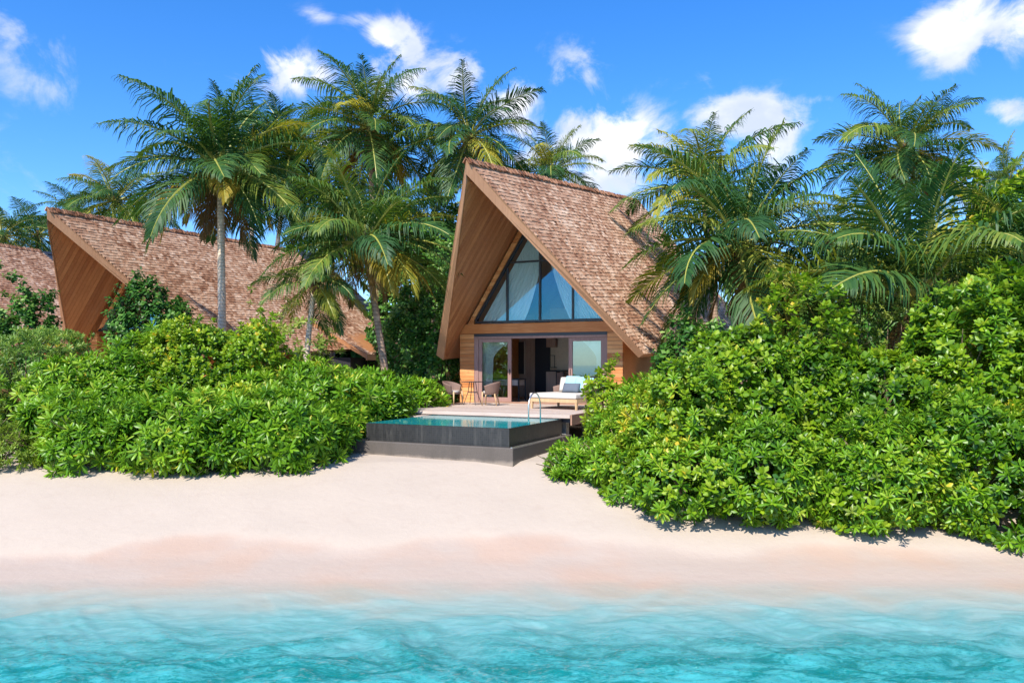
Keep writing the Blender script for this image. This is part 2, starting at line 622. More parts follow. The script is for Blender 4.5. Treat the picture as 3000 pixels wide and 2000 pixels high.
def sheet(xs, ys):
    nx, ny = len(xs), len(ys)
    X, Y = np.meshgrid(xs, ys)
    idx = np.arange(nx * ny).reshape(ny, nx)
    F = np.stack([idx[:-1, :-1], idx[:-1, 1:], idx[1:, 1:], idx[1:, :-1]], -1).reshape(-1, 4)
    return X.ravel(), Y.ravel(), F


def vnoise(x, y, seed, n=14, lo=0.3, hi=2.0, aniso=1.0):
    r = np.random.default_rng(seed)
    out = np.zeros_like(x)
    for _ in range(n):
        k = 2 * math.pi / math.exp(r.uniform(math.log(lo), math.log(hi)))
        a = r.uniform(0, math.pi)
        out += np.sin(k * (x * math.cos(a) * aniso + y * math.sin(a)) + r.uniform(0, 6.28)) * (2 * math.pi / k) / hi
    return out / math.sqrt(n)


xs = axis(-13, 13, 0.09, 900)
ys = axis(7, 22, 0.09, 900)
X, Y, F = sheet(xs, ys)
Yk = np.interp(Y, PROF_Y, PROF_Z)
yw = np.interp(X, WETX, WETY) + 0.05 * np.sin(X * 3.1) + 0.03 * np.sin(X * 7.7 + 1)
inside = np.exp(-np.maximum(0, np.abs(X) - 13) ** 2) * np.exp(-np.maximum(0, np.abs(Y - 14) - 8) ** 2)
Z = Yk + inside * (0.022 * vnoise(X, Y, 3, 16, 0.8, 4.0) * np.clip((Y - 11.0) / 2, 0, 1)
                   + 0.05 / (1 + np.exp(-(Y - yw) / 0.09)) - 0.05)
wet = 1 / (1 + np.exp((Y - yw) / 0.045))
me = quadmesh('beach', np.stack([X, Y, Z], -1), F, [], wet)
beach = tag(link('beach', me), 'pale pink sand beach sloping down to the sea', 'beach', kind='structure')
m, n = material('sand')
wetf = n.new('ShaderNodeAttribute', attribute_name='tint').outputs['Fac']
co = n.new('ShaderNodeNewGeometry').outputs['Position']
nb = n.noise(co, 0.5, 4, 0.5)
nf = n.noise(co, 60, 3, 0.6)
nm = n.noise(co, 6, 4, 0.6)
streak = n.noise(n.mapping(co, scale=(0.5, 3.0, 1)), 2.5, 4, 0.55, 0.6)
dry = n.mix(nb, (0.445, 0.362, 0.282), (0.495, 0.408, 0.322))
dry = n.mix(n.math('MULTIPLY', nf, 0.34), dry, (0.34, 0.265, 0.205))
dry = n.mix(n.math('MULTIPLY', n.smooth(n.noise(co, 3.2, 5, 0.6, 0.4), 0.5, 0.72), 0.28), dry, (0.40, 0.31, 0.24))
wt = n.mix(streak, (0.40, 0.302, 0.236), (0.43, 0.345, 0.277))
wt = n.mix(n.smooth(nb, 0.45, 0.65), wt, (0.435, 0.302, 0.222))
wf = n.math('MULTIPLY', wetf, 0.9)
hb = n.math('ADD', n.math('MULTIPLY', nf, 0.3), nm)
p = n.new('ShaderNodeBsdfPrincipled')
n.put(p.inputs['Base Color'], n.mix(wf, dry, wt))
n.put(p.inputs['Roughness'], n.math('SUBTRACT', 0.95, n.math('MULTIPLY', wetf, 0.35)))
p.inputs['Specular IOR Level'].default_value = 0.25
n.put(p.inputs['Normal'], bump(n, hb, 0.38, 0.03))
finish(n, p.outputs[0])
beach.data.materials.append(m)

# ------------------------------------------------------------------ sea
xs = axis(-8.5, 8.5, 0.03, 900)
ys = np.concatenate([axis(6.2, 12.4, 0.045, 0)[:0], -np.geomspace(900, 0.6, 60), np.linspace(0, 6.1, 36), np.arange(6.2, 12.6, 0.028)])
X, Y, F = sheet(xs, ys)
bz = np.interp(Y, PROF_Y, PROF_Z)
depth0 = np.maximum(0, -bz)
r = np.random.default_rng(11)
H = np.zeros_like(X)
wx = X + 0.35 * vnoise(X, Y, 21, 8, 1.2, 4.0)
wy = Y + 0.35 * vnoise(X, Y, 22, 8, 1.2, 4.0)
for i in range(48):
    lam = math.exp(r.uniform(math.log(0.10), math.log(1.5)))
    k = 2 * math.pi / lam
    a = math.pi / 2 + r.normal(0, 0.55)
    ph = k * (wx * math.cos(a) + wy * math.sin(a)) + r.uniform(0, 6.28)
    H += lam ** 0.9 * (1 - np.abs(np.sin(ph / 2))) ** 1.0 * 2 - lam ** 0.9 * 0.72
H *= 0.0082
near = np.exp(-(np.maximum(0, np.abs(X) - 14) / 6) ** 2) * np.exp(-(np.maximum(0, 4 - Y) / 4) ** 2)
H *= (0.12 + 0.88 * np.clip(depth0 / 0.30, 0, 1)) * near
Z = 0.004 + H
dep = np.maximum(0, Z - bz)
me = quadmesh('sea', np.stack([X, Y, Z], -1), F, [], dep)
sea = tag(link('sea', me), 'clear turquoise rippled water fading onto the sand', 'sea', kind='structure')
m, n = material('sea_water')
dp = n.new('ShaderNodeAttribute', attribute_name='tint').outputs['Fac']
co = n.new('ShaderNodeNewGeometry').outputs['Position']
patch = n.noise(n.mapping(co, scale=(0.7, 1.7, 1)), 2.0, 10, 0.70, 1.0)  # pattern of ripple light and reflection, painted into the diffuse colours below
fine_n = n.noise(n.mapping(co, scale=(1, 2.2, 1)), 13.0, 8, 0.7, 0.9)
hazef = n.math('SUBTRACT', 1.0, n.math('EXPONENT', n.math('MULTIPLY', dp, -5.6)), clamp=True)
hazef = n.math('MULTIPLY', hazef, n.smooth(dp, 0.0, 0.10))
body = n.mix(n.smooth(n.math('ADD', n.math('MULTIPLY', patch, 0.58), n.math('MULTIPLY', fine_n, 0.42)), 0.43, 0.57), (0.003, 0.180, 0.172), (0.055, 0.345, 0.345))  # bright and dark ripple facets painted into the water colour
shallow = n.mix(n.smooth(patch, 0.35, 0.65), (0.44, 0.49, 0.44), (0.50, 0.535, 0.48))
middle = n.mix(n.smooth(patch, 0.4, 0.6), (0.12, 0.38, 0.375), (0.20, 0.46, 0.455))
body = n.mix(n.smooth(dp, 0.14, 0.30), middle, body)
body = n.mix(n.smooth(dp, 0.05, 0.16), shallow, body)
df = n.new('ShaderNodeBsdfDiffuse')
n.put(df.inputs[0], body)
tr = n.new('ShaderNodeBsdfTransparent')
n.put(tr.inputs[0], n.mix(n.smooth(dp, 0.0, 0.12), (1, 1, 1), (0.72, 0.95, 0.95)))
mx = n.new('ShaderNodeMixShader')
n.put(mx.inputs[0], hazef)
n.l.new(tr.outputs[0], mx.inputs[1])
n.l.new(df.outputs[0], mx.inputs[2])
rip = n.noise(n.mapping(co, scale=(1, 1.7, 1)), 14, 4, 0.6, 0.6)
nrm = bump(n, n.math('ADD', fine_n, n.math('MULTIPLY', rip, 0.35)), 0.85, 0.03)
gl = n.new('ShaderNodeBsdfGlossy', i_Roughness=0.03)
n.put(gl.inputs['Normal'], nrm)
fr = n.new('ShaderNodeFresnel', i_IOR=1.33)
n.put(fr.inputs['Normal'], nrm)
mg = n.new('ShaderNodeMixShader')
n.put(mg.inputs[0], n.math('MULTIPLY', fr.outputs[0], n.math('MULTIPLY', n.smooth(dp, 0.06, 0.34), .85)))
n.l.new(mx.outputs[0], mg.inputs[1])
n.l.new(gl.outputs[0], mg.inputs[2])
finish(n, mg.outputs[0])
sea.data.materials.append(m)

# ------------------------------------------------------------------ villas
SH = []        # unit shingles: x -0.5..0.5, y 0..1 downslope, z up
for k in range(10):
    j = rng.uniform(-0.06, 0.06, 4)
    V = np.array([(-.5, 0, -.4), (.5, 0, -.4), (.5 - abs(j[0]) * .4, 1 + j[1], .2), (-.5 + abs(j[2]) * .4, 1 + j[3], .2),
                  (-.5, 0, .3), (.5, 0, .3), (.5 - abs(j[0]) * .4, 1 + j[1], 1.25), (-.5 + abs(j[2]) * .4, 1 + j[3], 1.25)], dtype=np.float32)
    Fq = np.array([(3, 2, 1, 0), (4, 5, 6, 7), (0, 1, 5, 4), (1, 2, 6, 5), (2, 3, 7, 6), (3, 0, 4, 7)], dtype=np.int32)
    SH.append((V, Fq, np.full(8, np.clip(rng.normal(0.52, 0.20), 0.02, 0.98), dtype=np.float32)))
SH_ME = [quadmesh('shingle', V, Fq, M['shingle'], T, smooth=False) for V, Fq, T in SH]


def lerp(a, b, t):
    return a + (b - a) * t


def shingle_slope(parent, root_mat, RF, EF, RR, ER, ncourse, width, parts, flip, seed):
    """shingles over the ruled surface between the ridge RF-RR and the eave EF-ER"""
    r = random.Random(seed)
    picks = []
    L = ((EF - RF).length + (ER - RR).length) / 2
    expo = (EF - RF).cross((RR - RF).normalized()).length / ncourse
    for i in range(ncourse + 1):
        s1 = min(1.004, (i + 1) / ncourse)
        a0, a1 = lerp(RF, EF, s1), lerp(RR, ER, s1)
        ln = (a1 - a0).length
        x = -r.uniform(0, width) * 0.5
        while x < ln:
            w = width * r.uniform(0.6, 1.4)
            xa, xb = max(x, 0), min(x + w, ln)
            x += w
            if xb - xa < 0.03:
                continue
            t = (xa + xb) / 2 / ln
            p0 = lerp(lerp(RF, EF, s1), lerp(RR, ER, s1), t)
            along = (a1 - a0).normalized()
            up = lerp(EF - RF, ER - RR, t).normalized()
            nrm = along.cross(up).normalized()
            if nrm.z < 0:
                nrm = -nrm
            down = (up - along * up.dot(along)).normalized()
            ln2 = expo * 1.35
            o = p0 - down * (ln2 - r.uniform(-0.012, 0.014)) + nrm * 0.006
            th = r.uniform(0.013, 0.025)
            xax = down.cross(nrm)
            Mx = Matrix(((xax.x * (xb - xa) * .97, down.x * ln2, nrm.x * th, o.x), (xax.y * (xb - xa) * .97, down.y * ln2, nrm.y * th, o.y),
                         (xax.z * (xb - xa) * .97, down.z * ln2, nrm.z * th, o.z), (0, 0, 0, 1)))
            picks.append((r.randrange(len(SH)), Mx, o))
    if parts:
        cp = Vector((0, 0, CAMZ))
        picks.sort(key=lambda q: (root_mat @ q[2] - cp).length)
        for idx, Mx, o in picks[:parts]:
            link('shingle', SH_ME[idx], parent, Mx)
        picks = picks[parts:]
    V, Fq, T = merge(SH, [(i, npm(Mx)) for i, Mx, o in picks], None)
    # every loose shingle keeps a tone of its own
    jit = np.repeat(np.random.default_rng(seed).normal(0, 0.12, len(picks)), 8)
    o = link('shingles', quadmesh('shingles', V, Fq, M['shingle'], np.clip(T + jit, 0.02, 0.98), smooth=False), parent)
    o['kind'] = 'stuff'




def villa(label, loc, ang, rise, D=4.76, full=True, tail=12.0, er=(5.0, 15.0, 2.3), ef=(3.57, -0.23, 1.6), parts=300, metal=False, lower=False):
    root = empty('beach_villa', loc, ang)
    tag(root, label, 'villa', 'shingled beach villas')
    rm = Matrix.Translation(loc) @ Matrix.Rotation(ang, 4, 'Z')
    zr = 6.68
    RF, RR = Vector((0, -D, zr)), Vector((0, tail, zr + rise * (tail + D)))
    for sgn in (1, -1):
        TH = .17 if sgn == 1 else .28      # the right slope shows a slimmer edge
        EF, ER = Vector((sgn * ef[0], ef[1], ef[2])), Vector((sgn * er[0], er[1], er[2]))
        nrm = (RR - RF).cross(EF - RF).normalized()
        if nrm.z < 0:
            nrm = -nrm
        under = -nrm * TH
        drop = Vector((0, 0, -TH / nrm.z))
        RFb, RRb, EFb, ERb = RF + drop, RR + drop, EF + under, ER + under
        e = 0.012
        # ruled slab, finely divided so that it follows the twist under the shingles
        ng = 14
        sb = MB()
        sunk = -nrm * 0.012
        tg = [[lerp(lerp(RF, EF, b / ng), lerp(RR, ER, b / ng), a / ng) + sunk for b in range(ng + 1)] for a in range(ng + 1)]
        bg_ = [[lerp(lerp(RFb, EFb, b / ng), lerp(RRb, ERb, b / ng), a / ng) for b in range(ng + 1)] for a in range(ng + 1)]
        for gsurf in (tg, bg_):
            for row in gsurf:
                row[0] = row[0] + Vector((sgn * e, 0, 0))
        sb.grid(tg).grid(bg_)
        sb.grid([tg[0], bg_[0]]).grid([tg[-1], bg_[-1]])
        sb.grid([[r_[0] for r_ in tg], [r_[0] for r_ in bg_]]).grid([[r_[-1] for r_ in tg], [r_[-1] for r_ in bg_]])
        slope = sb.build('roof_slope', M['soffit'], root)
        shingle_slope(slope, rm, RF, EF, RR, ER, 50 if sgn == 1 else 30, 0.165 if sgn == 1 else 0.3, parts if sgn == 1 else 0, sgn < 0, 5 + sgn)
        # barge board on the raked front edge
        fw = Vector((0, -0.05, 0))
        g = 0.03
        MB().hexa([RF + Vector((sgn * .002, -.002, g)), EF + Vector((sgn * g, -.002, -.012)), EFb + Vector((0, -.002, -.03)), RFb + Vector((sgn * .002, -.002, -.03))],
                  [p + fw for p in (RF + Vector((sgn * .002, 0, g)), EF + Vector((sgn * g, 0, -.012)), EFb + Vector((0, 0, -.03)), RFb + Vector((sgn * .002, 0, -.03)))]
                  ).build('barge_board', M['fascia'], root)
        # eave board
        a = (ER - EF).normalized()
        out = Vector((sgn * 0.045, 0, 0))
        MB().hexa([EF + a * .01, ER, ERb - Vector((0, 0, .02)), EFb + a * .01 - Vector((0, 0, .02))],
                  [q + out for q in (EF + a * .01, ER, ERb - Vector((0, 0, .02)), EFb + a * .01 - Vector((0, 0, .02)))]).build('eave_board', M['fascia'], root)
        # soffit boards under the overhang, running down the slope
        y = -D + 0.05
        inner = -nrm * 0.012
        while y < -0.06:
            y2 = min(y + 0.2, -0.06)

            def at(yy, s):
                # point on the underside at axis position yy, fraction s ridge -> eave
                t0 = (yy + D) / (ef[1] + D)      # rake fraction where the front edge passes yy
                sm = min(1.0, max(0.0, t0))
                k = s * sm
                yf = lerp(RFb.y, EFb.y, k)
                yr = lerp(RRb.y, ERb.y, k)
                tt = (yy - yf) / (yr - yf)
                return lerp(lerp(RFb, EFb, k), lerp(RRb, ERb, k), tt) + inner
            b1, b2 = y + 0.006, y2 - 0.006
            q = [at(b1, 0.012), at(b1, .985), at(b2, .985), at(b2, 0.012)]
            if (q[0] - q[1]).length > 0.1:
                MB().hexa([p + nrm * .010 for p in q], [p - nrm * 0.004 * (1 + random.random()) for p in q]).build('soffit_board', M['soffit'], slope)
            y += 0.2
    # ridge cap shingles
    mbr = MB()
    L = (RR - RF).length
    ax = (RR - RF).normalized()
    x = 0.0
    while x < L:
        w = random.uniform(0.07, 0.12)
        p = RF + ax * x
        for sgn in (1, -1):
            d = Vector((sgn * .56, 0, -.83))
            up = Vector((0, 0, 1))
            q0 = p + Vector((0, 0, 0.045)) + up * random.uniform(0, .07) - ax * .05
            q1 = q0 + ax * (w * 1.5) - up * 0.03
            o = Vector((sgn * .02, 0, .012))
            mbr.hexa([q0, q1, q1 + d * .17, q0 + d * .17], [v + o for v in (q0, q1, q1 + d * .17, q0 + d * .17)])
        x += w
    rc = mbr.build('ridge_cap', M['shingle'], root)
    a = rc.data.attributes.new('tint', 'FLOAT', 'POINT')
    a.data.foreach_set('value', np.repeat(rng.uniform(0.0, 0.4, len(rc.data.vertices) // 8 + 1), 8)[:len(rc.data.vertices)].astype(np.float32))
    rc['kind'] = 'stuff'
    # hipped rear
    c = [RR + Vector((0, .02, -.06)), Vector((er[0], er[1], er[2])), Vector((-er[0], er[1], er[2]))]
    MB().hexa(c, [p + Vector((0, -.3, -.25)) for p in c]).build('rear_roof', M['metalroof'] if metal else M['shingle'], root)
    if metal:
        # dark standing seam roof that shows past the hip
        h0, h1 = RR + Vector((.1, .1, -.1)), lerp(RR, Vector((er[0], er[1], er[2])), .62)
        o = Vector((0.25, 1.5, .10))
        mr = MB().hexa([h0, h1, h1 + o, h0 + o], [q + Vector((0, 0, .12)) for q in (h0, h1, h1 + o, h0 + o)]).build('metal_roof', M['metalroof'], root)
        sm = MB()
        for k in range(9):
            q = lerp(h0, h1, (k + .5) / 9) + Vector((0, 0, .12))
            sm.hexa([q, q + Vector((.03, 0, -.02)), q + Vector((.03, 0, -.02)) + o, q + o],
                    [v + Vector((0, 0, .05)) for v in (q, q + Vector((.03, 0, -.02)), q + Vector((.03, 0, -.02)) + o, q + o)])
        sm.build('seam', M['dark'], mr)
    # walls: front cladding boards
    W2, wt = 2.845, 0.16
    if full:
        for (v0, v1) in ((-2.84, -2.305), (2.355, 2.85)):
            z = 0.0
            while z < 2.28:
                z1 = min(z + .125, 2.29)
                MB().box(v0, v1, 0 + random.uniform(0, .006), wt, z + .004, z1 - .004).build('plank', M['cedar'], root)
                z += .125
            MB().box(v0 + .01, v1 - .01, .02, wt - .01, -.25, 2.29).build('pier_core', M['dark'], root)
        MB().box(-2.86, 2.87, -.03, wt + .02, 2.30, 2.62).build('lintel_beam', M['cedar'], root, bevel=.008, segs=1)
    ridge0 = zr + rise * D
    # gable cladding beside the window, board by board
    zin = ridge0 - .62
    sl = 1.60                                  # rise per metre of the roof underside at the wall
    slw = 1.558
    zapex_w = 6.34 + (ridge0 - 7.30)

    def roof_v(z):
        return max(0.02, (zin + .02 - z) / sl)

    def win_v(z):
        return 2.29 if z <= 2.77 else max(0.0, (zapex_w - z) / slw)
    z = 2.62 if full else -0.8
    while z < zin - .05:
        z1 = z + .125
        for sgn in (1, -1):
            ro0, ro1 = min(roof_v(z), 3.1), min(roof_v(z1), 3.1)
            if z < 2.62:
                wi0 = wi1 = 2.3
            else:
                wi0, wi1 = win_v(z) + .02, win_v(z1) + .02
            if ro1 > wi1 + .01:
                f = random.uniform(0, .006)
                MB().hexa([(sgn * wi0, f, z + .004), (sgn * ro0, f, z + .004), (sgn * ro1, f, z1 - .004), (sgn * wi1, f, z1 - .004)],
                          [(sgn * wi0, .12, z + .004), (sgn * ro0, .12, z + .004), (sgn * ro1, .12, z1 - .004), (sgn * wi1, .12, z1 - .004)]
                          ).build('plank', M['cedar'], root)
        z = z1
    # gable window: frame, mullions, panes
    win = empty('gable_window', (0, 0, 0))
    win.parent = root
    zb = 2.645
    ang_pts = [(-2.27, zb), (2.33, zb), (2.33, 2.80), (0, zapex_w), (-2.27, 2.80)]
    cx, cz = 0.0, 3.9
    fr = .07

    def inset(poly, d):
        out = []
        n_ = len(poly)
        for i in range(n_):
            p0, p1, p2 = (Vector(poly[i - 1]), Vector(poly[i]), Vector(poly[(i + 1) % n_]))
            d1, d2 = (p1 - p0).normalized(), (p2 - p1).normalized()
            n1, n2 = Vector((-d1.y, d1.x)), Vector((-d2.y, d2.x))
            bis = (n1 + n2)
            bis = bis / max(.3, bis.dot(n1))
            out.append(tuple(p1 + bis * d))
        return out
    ins = inset(ang_pts, fr)
    fm = MB()
    for i in range(5):
        j = (i + 1) % 5
        a0, a1, b1, b0 = ang_pts[i], ang_pts[j], ins[j], ins[i]
        fm.hexa([(p[0], .02, p[1]) for p in (a0, a1, b1, b0)], [(p[0], .14, p[1]) for p in (a0, a1, b1, b0)])
    fm.build('window_frame', M['dark'], win)
    mull = [-1.1, .07, 1.2]

    def topz(v):
        return zapex_w - fr * 1.85 - abs(v) * slw
    for v in mull:
        MB().box(v - .028, v + .028, .03, .13, zb + fr, topz(abs(v) + .028)).build('mullion', M['dark'], win)
    hz = 4.62
    hv = (zapex_w - fr * 1.85 - hz) / slw
    cuts = [-hv] + [q for q in mull if abs(q) < hv] + [hv]
    for a_, b_ in zip(cuts[:-1], cuts[1:]):
        MB().box(a_ + .03, b_ - .03, .035, .125, hz - .025, hz + .025).build('transom', M['dark'], win)
    vs = [ins[0][0]] + mull + [ins[1][0]]
    for a_, b_ in zip(vs[:-1], vs[1:]):
        a2, b2 = a_ + .03, b_ - .03
        poly = [(a2, zb + fr), (b2, zb + fr)]
        tops = [(b2, max(zb + fr + .02, topz(b2)))]
        if a2 < 0 < b2:
            tops.append((0, topz(0)))
        tops.append((a2, max(zb + fr + .02, topz(a2))))
        MB().quadpts([(p[0], .08, p[1]) for p in poly + tops]).build('pane', M['glass'], win)
    # side walls, rear wall, room
    for sgn in (1, -1):
        MB().box(min(sgn * 2.7, sgn * 2.82), max(sgn * 2.7, sgn * 2.82), .17, 9.5, -.3, 2.45).build('side_wall', M['cedar'], root)
        MB().box(min(sgn * 2.9, sgn * 4.3), max(sgn * 2.9, sgn * 4.3), 1.6, 1.75, -.3, 1.0).build('wing_wall', M['cedar'], root)
    MB().box(-2.69, 2.69, 9.35, 9.5, -.3, 3.2).build('rear_wall', M['plaster'], root)
    MB().box(-2.69, 2.69, .17, 9.34, -.15, .02).build('room_floor', M['floor'], root)
    if lower:
        a0, a1 = Vector((4.3, 6.0, 3.3)), Vector((4.75, 14.2, 2.9))
        b0, b1 = Vector((6.6, 7.0, 1.75)), Vector((6.0, 15.5, 1.75))
        lo = MB().hexa([a0, b0, b1, a1], [q - Vector((0, 0, .2)) for q in (a0, b0, b1, a1)]).build('lower_roof', M['soffit'], root)
        shingle_slope(lo, rm, a0, b0, a1, b1, 22, .2, 0, False, 91)
        MB().hexa([b0, b1, b1 - Vector((0, 0, .28)), b0 - Vector((0, 0, .28))],
                  [q + Vector((.05, 0, 0)) for q in (b0, b1, b1 - Vector((0, 0, .28)), b0 - Vector((0, 0, .28)))]).build('eave_board', M['fascia'], root)
        MB().box(4.4, 5.6, 7.4, 14.6, -.8, 1.6).build('lower_wall', M['dark'], root)
    return root


DECKZ = 1.9
VA = R(-25)
VLOC = Vector((0.813, 24.80, DECKZ))
VU = Vector((math.sin(R(25)), math.cos(R(25)), 0))
VV = Vector((math.cos(R(25)), -math.sin(R(25)), 0))
main = villa('tall gabled villa with open sliding doors facing the plunge pool', VLOC, VA, 0.128)
villa('villa with the shaded wooden prow and long roof behind the left palm trunk', (-15.07, 31.5, DECKZ), R(-14), 0.055, full=False, metal=True, lower=True)
villa('roof of the farthest villa cut off by the left picture edge', (-26.6, 30.0, DECKZ), R(-4), 0.045, full=False, metal=True)


def L2W(v, u, z=0.0):
    return VLOC + VV * v + VU * u + Vector((0, 0, z))


# ---- sliding doors of the main villa
MB().box(-2.30, 2.35, -.01, .15, 2.20, 2.295).build('door_head', M['dark'], main)
MB().box(-2.30, 2.35, -.02, .17, 2.125, 2.198).build('door_track', M['frame'], main)
MB().box(-2.30, 2.35, -.02, .2, 0.0, .045).build('door_sill', M['decktrim'], main)
for v0, v1 in ((-2.30, -2.15), (2.27, 2.35)):
    MB().box(v0, v1, .01, .15, .046, 2.124).build('door_jamb', M['frame'], main)
for v0, v1, u0, hv in ((-2.145, -.94, .03, -1.0), (1.07, 2.265, .03, 1.12)):
    dr = empty('sliding_door', (0, 0, 0))
    dr.parent = main
    f = MB()
    f.box(v0, v0 + .125, u0, u0 + .06, .05, 2.12).box(v1 - .125, v1, u0, u0 + .06, .05, 2.12)
    f.box(v0 + .126, v1 - .126, u0, u0 + .06, .05, .19).box(v0 + .126, v1 - .126, u0, u0 + .06, 2.01, 2.12)
    f.build('door_frame', M['frame'], dr)
    MB().quadpts([(v0 + .126, u0 + .03, .19), (v1 - .126, u0 + .03, .19), (v1 - .126, u0 + .03, 2.01), (v0 + .126, u0 + .03, 2.01)]).build('pane', M['doorglass'], dr)
    MB().box(hv, hv + .02, u0 - .03, u0 - .002, .95, 1.12).build('handle', M['dark'], dr)

# ---- inside the room
UB = 4.5
x = -2.68
while x < -2.02:
    MB().box(x, x + .158, UB + random.uniform(0, .01), UB + .1, .03, 3.2).build('wall_panel', M['panel'], main)
    x += .165
MB().box(-2.0, -1.4, UB - .02, UB + .1, .03, 2.9).build('navy_panel', M['navy'], main)
MB().box(-1.39, 2.68, UB + .02, UB + .1, .03, 3.4).build('partition_wall', M['plaster'], main)


def thing_box_set(name, label, cat, v, u, parts, rz=VA):
    t = tag(empty(name, L2W(v, u, 0.021), rz), label, cat)
    for pn, mat, boxes, bev in parts:
        mb = MB()
        for b in boxes:
            mb.box(*b)
        mb.build(pn, M[mat], t, bevel=bev, segs=2) if bev else mb.build(pn, M[mat], t)
    return t


# wall mirror with a bright edge strip
mir = tag(empty('wall_mirror', L2W(-2.55, UB - .06, 0.9), VA), 'tall dark wall mirror with a pale edge strip beside the desk', 'mirror')
MB().box(-.14, .10, 0, .05, 0, 1.25).build('mirror_face', M['dark'], mir)
MB().box(.101, .135, -.01, .05, -.02, 1.27).build('edge_strip', M['paleface'], mir)
thing_box_set('writing_desk', 'small desk with a pale drawer under a dark top just inside the left door', 'desk', -1.75, 1.5, [
    ('desk_top', 'dark', [(-.55, .56, -.3, .3, .72, .77)], 0),
    ('drawer', 'paleface', [(-.5, .5, -.29, .28, .53, .715)], 0),
    ('leg', 'dark', [(-.55, -.51, -.3, -.26, 0, .719)], 0), ('leg', 'dark', [(.52, .56, -.3, -.26, 0, .719)], 0),
    ('leg', 'dark', [(-.55, -.51, .26, .3, 0, .719)], 0), ('leg', 'dark', [(.52, .56, .26, .3, 0, .719)], 0)])
thing_box_set('sideboard', 'brown cabinet with a black frame standing deep inside the room', 'cabinet', -.98, UB - .45, [
    ('cabinet_body', 'panel', [(-.3, .1, -.2, .2, 0.2, .98)], 0), ('cabinet_door', 'frame', [(.11, .38, -.2, .2, .3, .95)], 0),
    ('cabinet_frame', 'dark', [(-.32, .42, -.22, .22, .99, 1.04), (.39, .42, -.22, -.19, 0, .989), (.10, .13, -.225, -.201, 0, .989), (-.32, -.301, -.22, -.19, 0, .989)], 0)])
thing_box_set('wall_shelf', 'black open shelf with a brown box hung above the cabinet', 'shelf', -1.2, UB - .2, [
    ('shelf_box', 'panel', [(-.2, .16, -.15, .1, 1.9, 2.6)], 0),
    ('shelf_frame', 'dark', [(-.05, -.03, -.15, -.13, 1.15, 1.899), (.13, .15, -.15, -.13, 1.15, 1.6), (-.029, .129, -.15, -.13, 1.58, 1.6), (-.029, .149, -.15, .05, 1.12, 1.149)], 0)])


def pleats(x, k, amp):
    return amp * math.sin(x * k) + amp * .4 * math.sin(x * k * 2.3 + 1)


def curtain(name, label, rows_fn, z0, z1, u, nz=22, nv=90):
    t = bpy.data.objects.new(name, None)
    rows = []
    for i in range(nz + 1):
        z = lerp(z0, z1, i / nz)
        a, b = rows_fn(z)
        row = []
        for k in range(nv + 1):
            f = k / nv
            row.append((lerp(a, b, f), u + pleats(f, 75, .028), z))
        rows.append(row)
    me = MB().grid(rows).mesh(name, M['curtain'], smooth=True, recalc=False)
    o = link(name, me, None, Matrix.Translation(VLOC) @ Matrix.Rotation(VA, 4, 'Z'))
    return tag(o, label, 'curtain', 'sheer curtains of the gabled villa')


GA = 6.1


def outer(z, lim):
    return min(lim, max(.03, (GA - z) / 1.58))


curtain('sheer_curtain', 'sheer curtain sweeping across the left side of the gable window',
        lambda z: (-outer(z, 2.2), min(.04 if z > 4.55 else lerp(-.78, .03, ((z - 2.5) / 2.05) ** .62), outer(z, 3) - .02)), 2.5, 6.0, .30)
curtain('sheer_curtain', 'sheer curtain sweeping across the right side of the gable window',
        lambda z: (min(1.2 - .87 * max(0, (z - 2.5) / 2.1) ** .7, outer(z, 2.28) - .05), outer(z, 2.28) + .005), 2.5, 5.85, .30)


def swag(z, left):
    # gathered to the outer jamb below, swept across above
    f = max(0.0, (z - 1.45) / .7)
    if left:
        return (-2.12, -1.72 + f ** 1.6 * .8 - (.0 if z > 1.3 else .06 * (1.3 - z)))
    return (1.9 - f ** 1.6 * .65, 2.24)


curtain('sheer_curtain', 'tied back sheer curtain behind the left sliding door', lambda z: swag(z, True), .04, 2.1, .30)
curtain('sheer_curtain', 'tied back sheer curtain behind the right sliding door', lambda z: swag(z, False), .04, 2.1, .30)

# ---- deck
deck = tag(empty('wooden_deck', VLOC.copy(), VA), 'pale plank deck between the villa doors and the pool', 'deck')
y = -4.54
while y < -.06:
    MB().box(-2.62, 2.86, y + .004, min(y + .141, -.035), -.035 + random.uniform(-.002, .002), 0.0 + random.uniform(-.003, .001)).build('plank', M['deck'], deck)
    y += .145
MB().box(2.861, 2.90, -4.56, -.04, -.26, .004).build('edge_board', M['decktrim'], deck)
MB().box(-2.66, -2.621, -4.56, -.04, -.22, .004).build('edge_board', M['decktrim'], deck)
MB().box(-2.62, 2.86, -4.60, -4.542, -.085, .003).build('edge_board', M['deck'], deck)
MB().box(-2.6, 2.84, -4.5, -.05, -.2, -.04).build('joist_frame', M['dark'], deck)
for v in (-2.3, 0, 2.5):
    for u_ in (-4.1, -2.3, -.5):
        MB().box(v - .11, v + .11, u_ - .11, u_ + .11, -1.0, -.201).build('pier', M['concrete'], deck)
for k in range(2):
    st = tag(empty('deck_step', L2W(-1.9, -4.62 - .42 * k, 0), VA), ['upper wooden step at the left corner of the deck', 'lower wooden step beside the left end of the pool'][k], 'step', 'steps down from the deck')
    for q in range(3):
        MB().box(-.68, .68, -.40 + q * .134, -.40 + q * .134 + .128, -.15 - .13 * k, -.11 - .13 * k).build('plank', M['deck'], st)
    MB().box(-.66, .66, -.39, -.01, -.9, -.152 - .13 * k).build('step_base', M['decktrim'], st)

